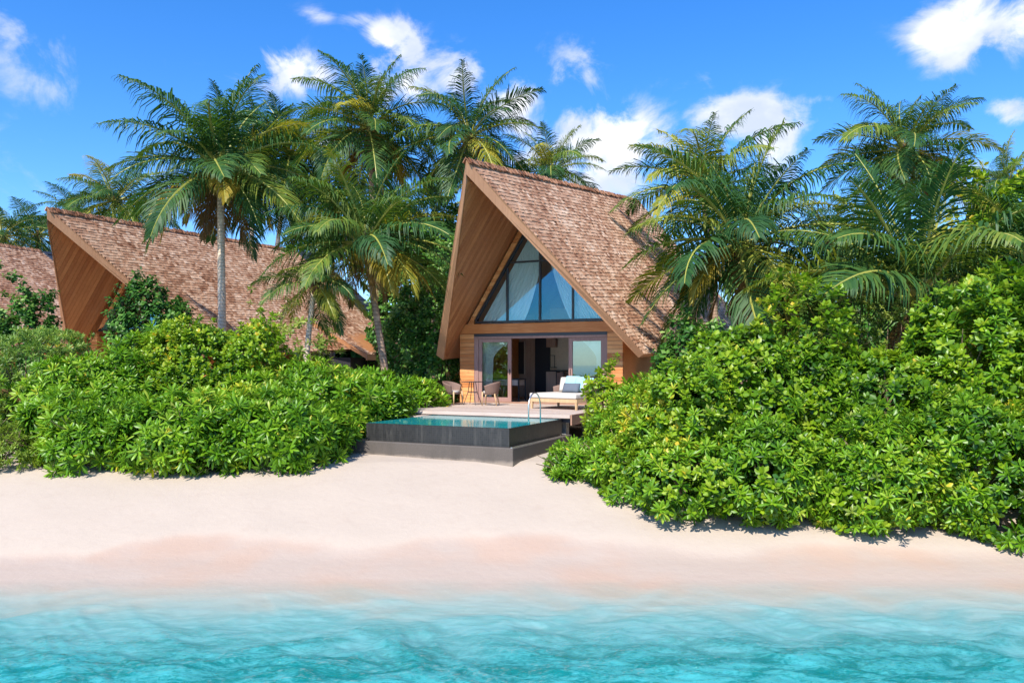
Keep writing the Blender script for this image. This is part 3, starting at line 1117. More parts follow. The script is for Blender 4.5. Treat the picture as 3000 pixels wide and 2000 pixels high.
# ---- pool
m, n = material('pool_tiles')
co = n.new('ShaderNodeTexCoord').outputs['Object']
br = n.new('ShaderNodeTexBrick', i_Scale=1.0)
br.offset = 0
for k_, v_ in (('Mortar Size', .004), ('Brick Width', .05), ('Row Height', .05)):
    br.inputs[k_].default_value = v_
rot = n.new('ShaderNodeSeparateXYZ', i_0=co)
n.put(br.inputs[0], n.new('ShaderNodeCombineXYZ', i_0=n.math('ADD', rot.outputs[0], rot.outputs[1]), i_1=rot.outputs[2], i_2=0.0).outputs[0])
br.inputs['Color1'].default_value = (.018, .0175, .017, 1)
br.inputs['Color2'].default_value = (.027, .026, .025, 1)
br.inputs['Mortar'].default_value = (.034, .033, .031, 1)
st_ = n.smooth(n.noise(n.mapping(co, scale=(5, 5, .7)), 1.6, 5, .65), .48, .72)
col_ = n.mix(n.math('MULTIPLY', st_, .55), br.outputs[0], (.075, .07, .062))
finish(n, principled(n, col_, n.mix(n.noise(co, 20, 2), (.25, .25, .25), (.55, .55, .55)), 0))
M['pooltile'] = m
m, n = material('grey_granite')
co = n.new('ShaderNodeTexCoord').outputs['Object']
sp1 = n.noise(co, 45, 3, .7)
sp2 = n.noise(n.mapping(co, scale=(1, 1, .5)), 2.2, 5, .65)
hz_ = n.new('ShaderNodeSeparateXYZ', i_0=co).outputs[2]
gc = n.mix(sp1, (.062, .050, .040), (.135, .112, .094))
gc = n.mix(n.math('MULTIPLY', n.smooth(sp2, .5, .7), .6), gc, (.075, .062, .05))
gc = n.mix(n.smooth(n.math('ADD', hz_, n.math('MULTIPLY', sp2, .16)), .16, .06), gc, (.25, .20, .155))
finish(n, principled(n, gc, .75, 0, bump(n, sp1, .2, .01)))
M['granite'] = m
m, n = material('pool_floor')
co = n.new('ShaderNodeTexCoord').outputs['Object']
vo = n.new('ShaderNodeTexVoronoi', i_Scale=5.0)
n.put(vo.inputs[0], co)
finish(n, principled(n, n.mix(vo.outputs[0], (.02, .30, .34), (.05, .44, .46)), .5))
M['poolfloor'] = m
m, n = material('pool_water')
co = n.new('ShaderNodeTexCoord').outputs['Object']
nrm = bump(n, n.noise(n.mapping(co, scale=(1, 2.5, 1)), 3.5, 3, .5, .4), .10, .02)
tr = n.new('ShaderNodeBsdfTransparent')
tr.inputs[0].default_value = (.55, .93, .92, 1)
bd = n.new('ShaderNodeBsdfDiffuse')
bd.inputs[0].default_value = (.012, .42, .45, 1)
bm_ = n.new('ShaderNodeMixShader', i_0=.5)
n.l.new(tr.outputs[0], bm_.inputs[1])
n.l.new(bd.outputs[0], bm_.inputs[2])
gl = n.new('ShaderNodeBsdfGlossy', i_Roughness=.02)
n.put(gl.inputs['Normal'], nrm)
fr = n.new('ShaderNodeFresnel', i_IOR=1.33)
n.put(fr.inputs['Normal'], nrm)
mx = n.new('ShaderNodeMixShader')
n.put(mx.inputs[0], n.math('MULTIPLY', fr.outputs[0], .88))
n.l.new(bm_.outputs[0], mx.inputs[1])
n.l.new(gl.outputs[0], mx.inputs[2])
finish(n, mx.outputs[0])
M['poolwater'] = m
pool = tag(empty('plunge_pool', L2W(.775, -7.75, -.84), VA), 'square plunge pool with dark tiled walls on a grey plinth', 'pool')
pb = MB()
w, l, zt, zb, t = 1.875, 3.13, .735, -.1, .12
pb.box(-w, w, 0, t, .33, zt).box(-w, -w + t, t, l, .33, zt).box(w - t, w, t, l, .33, zt).box(-w + t, w - t, l - t, l, .33, zt + .01)
pb.build('pool_wall', M['pooltile'], pool)
MB().box(-w + t, w - t, t, l - t, -.15, -.1).build('pool_floor', M['poolfloor'], pool)
lin = MB()
i0 = .003
for a, b, c, d in ((-w + t, w - t, t + i0, t + i0), (-w + t, w - t, l - t - i0, l - t - i0)):
    lin.quadpts([(a, c, -.1), (b, c, -.1), (b, c, zt - .02), (a, c, zt - .02)])
for xx in (-w + t + i0, w - t - i0):
    lin.quadpts([(xx, t, -.1), (xx, l - t, -.1), (xx, l - t, zt - .02), (xx, t, zt - .02)])
lin.build('pool_lining', M['poolfloor'], pool)
MB().quadpts([(-w + .012, .012, zt + .004), (w - .012, .012, zt + .004), (w - .012, l - t, zt + .004), (-w + .012, l - t, zt + .004)]).build('pool_water', M['poolwater'], pool)
MB().box(-w - .75, w + .16, -.16, l + .3, -.35, .325).build('plinth', M['granite'], pool, bevel=.012, segs=1)
MB().box(w + .08, w + .12, -.1, 1.9, .326, .34).build('drain_strip', M['steel'], pool)
rail = []
for k in range(25):
    a = math.pi * k / 24
    rail.append((1.62, 1.98 - .36 * math.cos(a), .735 + .36 + .34 * math.sin(a)))
rail = [(1.62, 1.62, .5)] + rail + [(1.62, 2.34, .5)]
MB().tube(rail, .017, 10).build('handrail', M['steel'], pool, smooth=True)


# ---- furniture
def woven_shell(r0, r1, z0, top, a0, a1, thick, n_a=28, n_z=6, sx=1.0, sy=1.0):
    """curved wrap-around back; angle 0 is the back (+y)"""
    outer_, inner_ = [], []
    for i in range(n_z + 1):
        f = i / n_z
        ro, ri = [], []
        for k in range(n_a + 1):
            a = lerp(a0, a1, k / n_a)
            z = lerp(z0, top(a), f)
            rr = lerp(r0, r1, f)
            ro.append((math.sin(a) * rr * sx, math.cos(a) * rr * sy, z))
            ri.append((math.sin(a) * (rr - thick) * sx, math.cos(a) * (rr - thick) * sy, z))
        outer_.append(ro)
        inner_.append(ri[::-1])
    rows = [o + i for o, i in zip(outer_, inner_)]
    mb = MB().grid(rows, closed=True)
    nn = len(rows[0])
    h = n_a + 1
    base = (len(rows) - 1) * nn
    for k in range(n_a):
        mb.f.append((base + k, base + k + 1, base + nn - 2 - k, base + nn - 1 - k))
        mb.f.append((k + 1, k, nn - 1 - k, nn - 2 - k))
        mb.m += [0, 0]
    return mb


def armchair(loc, rz, label):
    t = tag(empty('armchair', loc, rz), label, 'chair', 'woven armchairs at the bistro table')
    woven_shell(.25, .335, .36, lambda a: .75 - .13 * min(1, (abs(a) / 1.9) ** 2), -2.0, 2.0, .03).build('woven_back', M['wicker'], t, smooth=True)
    pts = [(math.sin(a) * .245, math.cos(a) * .245) for a in np.linspace(0, 2 * math.pi, 25)[:-1]]
    MB().hexa([(x_, y_, .34) for x_, y_ in pts], [(x_ * 1.05, y_ * 1.05, .385) for x_, y_ in pts]).build('seat_frame', M['wicker'], t)
    MB().hexa([(x_ * .9, y_ * .9, .386) for x_, y_ in pts], [(x_ * .92, y_ * .92, .45) for x_, y_ in pts]).build('seat_cushion', M['cushion'], t, bevel=.015)
    for sx in (-1, 1):
        MB().tube([(sx * .27, -.20, 0), (sx * .255, -.19, .43)], [.017, .027], 8).build('leg', M['teak'], t, smooth=True)
        MB().tube([(sx * .22, .25, 0), (sx * .16, .17, .37)], [.017, .027], 8).build('leg', M['teak'], t, smooth=True)
    return t


armchair(L2W(-2.30, -1.45), VA + R(88), 'woven armchair left of the bistro table near the deck edge')
armchair(L2W(-1.02, -1.35), VA - R(75), 'woven armchair right of the bistro table in front of the glass door')
t = tag(empty('bistro_table', L2W(-1.72, -1.2), VA), 'thin black round table between the two woven armchairs', 'table')
pts = [(math.sin(a) * .36, math.cos(a) * .36) for a in np.linspace(0, 2 * math.pi, 33)[:-1]]
MB().hexa([(x_, y_, .715) for x_, y_ in pts], [(x_, y_, .735) for x_, y_ in pts]).build('table_top', M['dark'], t)
for k in range(4):
    a = R(45 + 90 * k)
    c, s = math.cos(a), math.sin(a)
    MB().tube([(c * .30, s * .30, 0), (c * .15, s * .15, .40), (c * .10, s * .10, .714)], .012, 6).build('leg', M['dark'], t)
MB().tube([(math.cos(a) * .155, math.sin(a) * .155, .39) for a in np.linspace(0, 2 * math.pi, 21)], .012, 6, caps=False).build('leg_ring', M['dark'], t)


def pillow_mesh(name, w_, h_, th, mat):
    mb = MB()
    n_ = 12
    for sgn in (1, -1):
        rows = []
        for i in range(n_ + 1):
            row = []
            for k in range(n_ + 1):
                a, b = -1 + 2 * i / n_, -1 + 2 * k / n_
                pin = 1 - .10 * (1 - abs(a)) * abs(b) ** 2 - .0
                pin2 = 1 - .10 * (1 - abs(b)) * abs(a) ** 2
                y_ = sgn * th / 2 * ((1 - a ** 4) * (1 - b ** 4)) ** .55
                row.append((a * w_ / 2 * pin, y_, b * h_ / 2 * pin2))
            rows.append(row)
        mb.grid(rows)
    me = mb.mesh(name, mat, smooth=True, recalc=False)
    bm = bmesh.new()
    bm.from_mesh(me)
    bmesh.ops.remove_doubles(bm, verts=bm.verts, dist=.0005)
    bmesh.ops.recalc_face_normals(bm, faces=bm.faces)
    bm.to_mesh(me)
    bm.free()
    return me


DB = L2W(1.72, -1.75)
DBR = VA - R(14)
db = tag(empty('daybed', DB, DBR), 'teak daybed with cream mattress and woven curved back on the deck', 'daybed')
f = MB()
f.box(-.82, .82, -.74, -.70, .20, .30).box(-.82, .82, .66, .70, .20, .30).box(-.82, -.78, -.699, .659, .20, .30).box(.78, .82, -.699, .659, .20, .30)
f.box(-.77, .77, -.69, .65, .24, .28)
f.build('bed_frame', M['teak'], db)
for sx, sy in ((-.78, -.70), (.78, -.70), (-.78, .62), (.78, .62)):
    MB().hexa([(sx - .025, sy - .025, 0), (sx + .025, sy - .025, 0), (sx + .025, sy + .025, 0), (sx - .025, sy + .025, 0)],
              [(sx - .035, sy - .035, .199), (sx + .035, sy - .035, .199), (sx + .035, sy + .035, .199), (sx - .035, sy + .035, .199)]).build('leg', M['teak'], db)
MB().box(-.84, .80, -.76, .64, .305, .45).build('mattress', M['cushion'], db, bevel=.045, segs=4, smooth=True)
woven_shell(.88, .95, .22, lambda a: .80 - .26 * min(1, abs((a - .25) / 1.6)) ** 1.5, -1.05, 2.0, .05, 34, 6, 1.0, .82).build('woven_back', M['wicker'], db, smooth=True)
dm = Matrix.Translation(DB) @ Matrix.Rotation(DBR, 4, 'Z')


def pillow(name, label, mat, x_, y_, z_, w_, h_, th, lean, yaw, group='pillows on the daybed'):
    o = link(name, pillow_mesh(name, w_, h_, th, M[mat]), None,
             dm @ Matrix.Translation((x_, y_, z_)) @ Matrix.Rotation(yaw, 4, 'Z') @ Matrix.Rotation(lean, 4, 'X'))
    return tag(o, label, 'pillow', group)


pillow('pillow', 'cream back pillow at the left end of the daybed row', 'cushion', -.33, .42, .68, .46, .46, .17, R(-18), R(10))
pillow('pillow', 'pale blue pillow left in the daybed row, above the grey one', 'blue_pillow', -.10, .36, .71, .48, .48, .17, R(-20), R(6))
pillow('pillow', 'pale blue pillow in the middle of the daybed row', 'blue_pillow', .24, .33, .70, .46, .46, .17, R(-20), R(-3))
pillow('pillow', 'pale blue pillow at the right end of the daybed row', 'blue_pillow', .56, .20, .68, .48, .46, .17, R(-22), R(-32))
pillow('pillow', 'low dark grey pillow in front of the pale blue ones', 'grey_pillow', .02, .14, .59, .56, .30, .15, R(-24), R(4))
pillow('pillow', 'cream cushion leaning on the right arm of the daybed', 'cushion', .70, -.10, .66, .44, .44, .16, R(-18), R(-65))

# ---- bamboo fence between the villas
fe = P(1120, 1110, 28)
fence = tag(empty('bamboo_fence', (fe.x, 28, ground(0, 28)), R(-8)), 'brown bamboo slat fence between the two villas', 'fence')
x = 0.0
while x < 2.4:
    MB().tube([(x, 0, 0), (x, random.uniform(-.01, .01), 1.45 + random.uniform(-.08, .08))], .03, 6).build('slat', M['bamboo'], fence, smooth=True)
    x += .065
MB().box(-.03, 2.42, .035, .07, .4, .47).build('rail', M['bamboo'], fence)
MB().box(-.03, 2.42, .035, .07, 1.1, 1.17).build('rail', M['bamboo'], fence)


# ------------------------------------------------------------------ palms
def frond_geo(e0, bend, seed, pairs=60, hang=0.55):
    r = random.Random(seed)
    N = 16
    pts, dirs = [Vector((0, 0, 0))], []
    sway = r.uniform(-.18, .18)
    for i in range(N):
        t = (i + .5) / N
        e = e0 - bend * t ** 1.25
        d = Vector((math.cos(e), sway * t, math.sin(e))).normalized()
        dirs.append(d)
        pts.append(pts[-1] + d / N)
    V, F, T, MI = [], [], [], []

    def curve(t):
        f = min(N - 1e-6, t * N)
        i = int(f)
        return lerp(pts[i], pts[i + 1], f - i), dirs[i]
    # midrib: thin four sided strip
    for i in range(N + 1):
        d = dirs[min(i, N - 1)]
        s = d.cross(Vector((0, 0, 1)))
        s = s.normalized() if s.length > .05 else Vector((0, 1, 0))
        up = s.cross(d)
        w_ = lerp(.016, .003, i / N)
        for a, b in ((1, 0), (0, .8), (-1, 0), (0, -.8)):
            V.append(pts[i] + s * a * w_ + up * b * w_)
            T.append(.5)
    for i in range(N):
        for k in range(4):
            k2 = (k + 1) % 4
            F.append((i * 4 + k, i * 4 + k2, i * 4 + 4 + k2, i * 4 + 4 + k))
            MI.append(1)
    G = Vector((0, 0, -1))
    shade = r.uniform(.2, .8)
    skip = r.uniform(.1, .9)
    for j in range(pairs):
        t = .16 + .84 * (j + .3) / pairs
        p, d = curve(t)
        s0 = d.cross(Vector((0, 0, 1)))
        s0 = s0.normalized() if s0.length > .05 else Vector((0, 1, 0))
        up = s0.cross(d).normalized()
        if up.z < 0:
            up = -up
        ll = .335 * (.55 + .45 * math.sin(math.pi * min(1, (t - .05) * 1.15) ** .8)) * (1 - .60 * max(0, t - .6) / .4)
        for sg in (1, -1):
            if r.random() < .05 or (abs(t - skip) < .03 and sg > 0):
                continue
            fwd = lerp(.35, 1.15, t) + r.uniform(-.12, .12)
            di = (s0 * sg + d * fwd + up * r.uniform(.15, .5)).normalized()
            l = ll * r.uniform(.85, 1.1)
            h = hang * r.uniform(.5, 1.5)
            d1 = (di + G * h * .25).normalized()
            d2 = (di + G * h * 1.2 + Vector((r.uniform(-.1, .1), r.uniform(-.1, .1), 0))).normalized()
            d3 = (di * .7 + G * h * 2.3).normalized()
            q0 = p
            q1 = q0 + d1 * l * .36
            q2 = q1 + d2 * l * .36
            q3 = q2 + d3 * l * .28
            wv = (d - di * d.dot(di)).normalized() * .0056
            b = len(V)
            tn = min(1, max(0, shade * .5 + r.uniform(.05, .45)))
            for q, ws in ((q0, .6), (q1, 1.15), (q2, .85), (q3, .12)):
                V.append(q + wv * ws)
                V.append(q - wv * ws)
                T += [tn, tn]
            for k in range(3):
                F.append((b + 2 * k, b + 2 * k + 1, b + 2 * k + 3, b + 2 * k + 2))
                MI.append(0)
    return np.array([tuple(v) for v in V], dtype=np.float32), np.array(F, dtype=np.int32), np.array(T, dtype=np.float32), MI


FR = []       # (elevation, mesh green)
for i, (e0, bd) in enumerate([(86, 35), (80, 55), (72, 45), (66, 75), (58, 60), (50, 85), (42, 70), (33, 80), (24, 70), (14, 75), (4, 60), (-8, 62), (-20, 55), (-34, 48), (-50, 35), (-66, 20)]):
    for s in range(2):
        V, Fq, T, MI = frond_geo(R(e0), R(bd * .82 + s * 12), 100 + i * 7 + s, hang=.45 + .3 * s)
        FR.append((e0, quadmesh('frond', V, Fq, [M['frond'], M['rachis']], T, smooth=False, mi=MI)))
dryV = frond_geo(R(-58), R(28), 777, hang=.8)
dry2V = frond_geo(R(-22), R(55), 779, hang=.9)
FR_GOLD = quadmesh('golden_frond', dry2V[0], dry2V[1], [M['frond_gold'], M['rachis']], dry2V[2], smooth=False, mi=dry2V[3])
FR_DRY = quadmesh('dry_frond', dryV[0], dryV[1], [M['frond_dry'], M['fibre']], dryV[2], smooth=False, mi=dryV[3])


def ico(rad, stretch=1.2):
    me = bpy.data.meshes.new('coconut')
    bm = bmesh.new()
    bmesh.ops.create_icosphere(bm, subdivisions=2, radius=rad)
    bmesh.ops.scale(bm, vec=(1, 1, stretch), verts=bm.verts)
    bm.to_mesh(me)
    bm.free()
    me.polygons.foreach_set('use_smooth', [True] * len(me.polygons))
    me.materials.append(M['nut'])
    return me


NUT = ico(.12)
PALM_GROUP = 'coconut palms around the villas'


def palm(label, px, py, d, Lf, nf, base_px=None, rad=.15, seed=0, elo=-40, ehi=86, pale=False, nuts=6, dry=2, tilt=(0, 0), bow=0.0, az0=0.0, az_span=6.2832):
    nf = int(nf * 1.25)
    r = random.Random(seed)
    crown = P(px, py, d)
    bx = crown.x if base_px is None else (base_px - 1500) / FPX * d
    base = Vector((bx, d, ground(bx, d)))
    root = tag(empty('palm_tree', base), label, 'palm tree', PALM_GROUP)
    top = crown - base
    pts, rads = [], []
    for i in range(19):
        t = i / 18
        q = Vector((top.x * t ** 1.5 + bow * math.sin(math.pi * t), top.y * t, top.z * t - (.25 if i == 0 else 0)))
        pts.append(q)
        rads.append(rad * (lerp(1.0, .72, t) + .55 * math.exp(-t * 16)) * (1 + .035 * ((i % 2) * 2 - 1)))
    MB().tube(pts, rads, 12).build('trunk', M['trunk_pale'] if pale else M['trunk'], root, smooth=True)
    # fibrous crown base
    fb = MB()
    fb.tube([top - Vector((0, 0, .45)), top - Vector((0, 0, .1)), top + Vector((0, 0, .35))], [rad * .75, rad * 1.35, rad * .5], 10)
    for k in range(9):
        a = r.uniform(0, 6.28)
        v = Vector((math.cos(a), math.sin(a), 0))
        fb.tube([top - Vector((0, 0, .1)) + v * rad, top + v * (rad * 1.9) + Vector((0, 0, r.uniform(-.2, .25)))], [rad * .3, rad * .1], 5)
    fb.build('crown_base', M['fibre'], root, smooth=True)
    tl = Matrix.Rotation(tilt[1], 4, 'Y') @ Matrix.Rotation(tilt[0], 4, 'X')
    for k in range(nf):
        f = (k + r.uniform(-.3, .3) + .5) / nf
        e = lerp(ehi, elo, f ** .92)
        idx = min(range(len(FR)), key=lambda q: abs(FR[q][0] - e) + r.uniform(0, 6))
        a = az0 + (k * 2.39996 % 6.2832) / 6.2832 * az_span + r.uniform(-.25, .25)
        s = Lf * r.uniform(.95, 1.22) * (1 - .10 * (e > 70))
        Mx = Matrix.Translation(top + Vector((math.cos(a), math.sin(a), 0)) * rad * .5) @ tl @ Matrix.Rotation(a, 4, 'Z') @ Matrix.Rotation(r.uniform(-.35, .35), 4, 'X') @ Matrix.Diagonal((s, s, s, 1))
        link('frond', FR[idx][1], root, Mx)
    for k in range(dry + (1 if dry else 0)):
        a = r.uniform(0, 6.28)
        s = Lf * r.uniform(.6, .8)
        o = link('dry_frond', FR_DRY, root, Matrix.Translation(top) @ Matrix.Rotation(a, 4, 'Z') @ Matrix.Diagonal((s, s, s, 1)))
        o['label'] = 'dry yellow brown frond hanging under the crown'
    for k in range(dry + (2 if dry > 1 else 0)):
        a = r.uniform(0, 6.28)
        s = Lf * r.uniform(.7, .95)
        o = link('golden_frond', FR_GOLD, root, Matrix.Translation(top) @ Matrix.Rotation(a, 4, 'Z') @ Matrix.Rotation(r.uniform(-.3, .25), 4, 'Y') @ Matrix.Diagonal((s, s, s, 1)))
        o['label'] = 'golden yellow ageing frond drooping from the crown'
    for k in range(int(nuts * 1.6)):
        a = r.uniform(0, 6.28)
        q = rad * r.uniform(1.3, 2.2)
        link('coconut', NUT, root, Matrix.Translation(top + Vector((math.cos(a) * q, math.sin(a) * q, r.uniform(-.45, -.1)))))
    return root


palm('tall palm with the pale straight trunk in front of the left villa roof', 645, 500, 27, 3.65, 28, 652, .155, 1, -36, 88, True, 7, 3)
palm('tallest palm, its crown reaching highest behind the gap between the villas', 1080, 375, 40, 4.2, 28, 1110, .16, 2, -42, 88, False, 8, 3)
palm('palm with crown just left of the main villa ridge', 1375, 400, 38, 3.7, 24, 1385, .15, 3, -48, 86, False, 6, 1)
palm('small dark palm peeking over the main villa ridge', 1620, 500, 44, 3.2, 20, 1625, .14, 4, -35, 86, False, 3, 0)
palm('leaning palm with curved trunk between the two villas', 1072, 715, 25, 3.2, 26, 1150, .135, 5, -14, 88, False, 5, 2, bow=-.12)
palm('short drooping palm with a thin bent trunk under the curved palm', 922, 830, 24, 1.7, 12, 885, .105, 6, -55, 60, True, 0, 0)
palm('wide palm overlapping the right side of the main villa roof', 2170, 715, 23, 3.8, 28, 2180, .15, 7, -55, 88, False, 6, 2)
palm('palm crown behind the wide palm beside the main roof', 2060, 560, 29, 3.5, 20, 2110, .14, 8, -20, 86, False, 0, 0)
palm('tall palm standing highest at the right side', 2650, 440, 34, 3.7, 24, 2680, .15, 9, -42, 88, False, 5, 2)
palm('low palm with long upright fronds over the right shrubs', 2690, 880, 19.6, 4.1, 20, 2695, .17, 10, 12, 88, False, 0, 1)
palm('distant windblown palm near the right picture edge', 2955, 535, 48, 3.0, 22, 2990, .14, 11, -25, 80, False, 2, 0, tilt=(0, R(-28)))
palm('dark palm at the right picture edge above the shrubs', 3020, 760, 21, 3.3, 20, 3030, .15, 12, -30, 84, False, 0, 1)
palm('palm crown between the tall right palm and the wide palm', 2430, 700, 33, 2.9, 18, 2440, .14, 13, -35, 82, False, 0, 1)
palm('palm behind the left villa with a grey trunk, left of a twin', 735, 470, 46, 4.2, 24, 742, .16, 14, -40, 86, True, 4, 1)
palm('palm behind the left villa with a grey trunk, right of its twin', 850, 455, 47, 4.4, 24, 775, .16, 15, -45, 86, True, 4, 1)
palm('far palm left of the tall pale trunk, over the villa ridge', 335, 590, 50, 3.8, 20, 330, .14, 16, -40, 78, False, 0, 0)
palm('far palm top just over the left villa ridge', 225, 640, 55, 3.0, 16, 225, .14, 17, -20, 80, False, 0, 0)
palm('far palm between the two left villa roofs', 110, 690, 50, 3.0, 18, 110, .14, 18, -40, 78, False, 0, 0)
palm('far palm at the left picture edge', 8, 690, 46, 2.8, 18, 0, .14, 19, -40, 78, False, 0, 0)
palm('shaded palm deep between the villas, under the tall crowns', 1270, 700, 44, 4.0, 22, 1270, .15, 20, -45, 84, False, 0, 2)
palm('shaded palm low behind the curved trunk palm', 975, 620, 48, 4.4, 24, 975, .15, 21, -48, 84, False, 0, 1)
palm('far palm crown behind the left villa rear end', 1130, 640, 52, 4.2, 22, 1130, .15, 22, -48, 84, False, 0, 1)


# ------------------------------------------------------------------ shrubs
def leaf_rosette(seed, nl, ln, wd, e_hi, e_lo, droop, rows=3, fold=.18, stem=0.0):
    r = random.Random(seed)
    ts = {3: [0.02, .6, 1.0], 4: [0.02, .42, .76, 1.0]}[rows]
    ws = {3: [.22, 1.0, .22], 4: [.2, .75, 1.0, .25]}[rows]
    V, F, T = [], [], []
    for k in range(nl):
        f = k / max(1, nl - 1)
        a = k * 2.39996 + r.uniform(-.3, .3)
        e = R(lerp(e_hi, e_lo, f) + r.uniform(-9, 9))
        l = ln * r.uniform(.75, 1.12) * lerp(.75, 1.0, min(1, f * 2))
        w = wd * r.uniform(.85, 1.12)
        o = Vector((0, 0, -f * stem))
        side = Vector((-math.sin(a), math.cos(a), 0))
        roll = r.uniform(-.35, .35)
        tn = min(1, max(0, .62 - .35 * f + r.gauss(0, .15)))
        b = len(V)
        p = o.copy()
        tp = 0
        for i, (t, ww) in enumerate(zip(ts, ws)):
            ee = e - droop * t
            dr = Vector((math.cos(a) * math.cos(ee), math.sin(a) * math.cos(ee), math.sin(ee)))
            p = p + dr * l * (t - tp)
            tp = t
            nrm = side.cross(dr)
            sd = side * math.cos(roll) + nrm * math.sin(roll)
            up = -nrm
            V += [p + sd * w * .5 * ww + up * fold * w * ww * -1, p, p - sd * w * .5 * ww + up * fold * w * ww * -1]
            T += [tn, min(1, tn + .1), tn]
        for i in range(rows - 1):
            q = b + i * 3
            F += [(q, q + 1, q + 4, q + 3), (q + 1, q + 2, q + 5, q + 4)]
    return np.array([tuple(v) for v in V], dtype=np.float32), np.array(F, dtype=np.int32), np.array(T, dtype=np.float32)


SPEC = {
    'naupaka': dict(mat='naupaka', spacing=.185, v=[leaf_rosette(200 + i, 17, .265, .058, 80, -8, .6, 4, stem=.07) for i in range(8)]),
    'round': dict(mat='round', spacing=.125, v=[leaf_rosette(300 + i, 11, .135, .080, 75, -15, .35, 3, stem=.07) for i in range(8)]),
    'roundbig': dict(mat='round', spacing=.15, v=[leaf_rosette(340 + i, 10, .165, .105, 75, -15, .35, 3, stem=.08) for i in range(8)]),
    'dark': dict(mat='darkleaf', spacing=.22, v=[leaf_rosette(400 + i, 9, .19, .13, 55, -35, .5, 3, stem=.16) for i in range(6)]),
    'grey': dict(mat='grey', spacing=.17, v=[leaf_rosette(500 + i, 14, .15, .042, 85, 0, .3, 3, stem=.04) for i in range(6)]),
    'olive': dict(mat='olive', spacing=.13, v=[leaf_rosette(600 + i, 12, .12, .035, 80, 0, .4, 3, stem=.04) for i in range(6)]),
    'lime': dict(mat='lime', spacing=.16, v=[leaf_rosette(700 + i, 12, .17, .07, 75, -15, .5, 4, stem=.06) for i in range(5)]),
    'yellow': dict(mat='yellowgreen', spacing=.30, v=[leaf_rosette(800 + i, 11, .19, .07, 70, -10, .5, 3, stem=.06) for i in range(5)]),
}
for s in SPEC.values():
    s['me'] = [quadmesh('leaf_rosette', V, F, M[s['mat']], T) for V, F, T in s['v']]
CAMV = Vector((0, 0, CAMZ))


def lobe(pxc, d, hw, top, ry, low=None):
    x = (pxc - 1500) / FPX * d
    rx = hw / FPX * d
    g = ground(x, d)
    zt = CAMZ + (HORIZON - top) / FPX * d
    zb = g if low is None else CAMZ + (HORIZON - low) / FPX * d
    cz = zb + (zt - zb) * .42
    return (Vector((x, d, cz)), Vector((rx, ry, zt - cz)), zb)


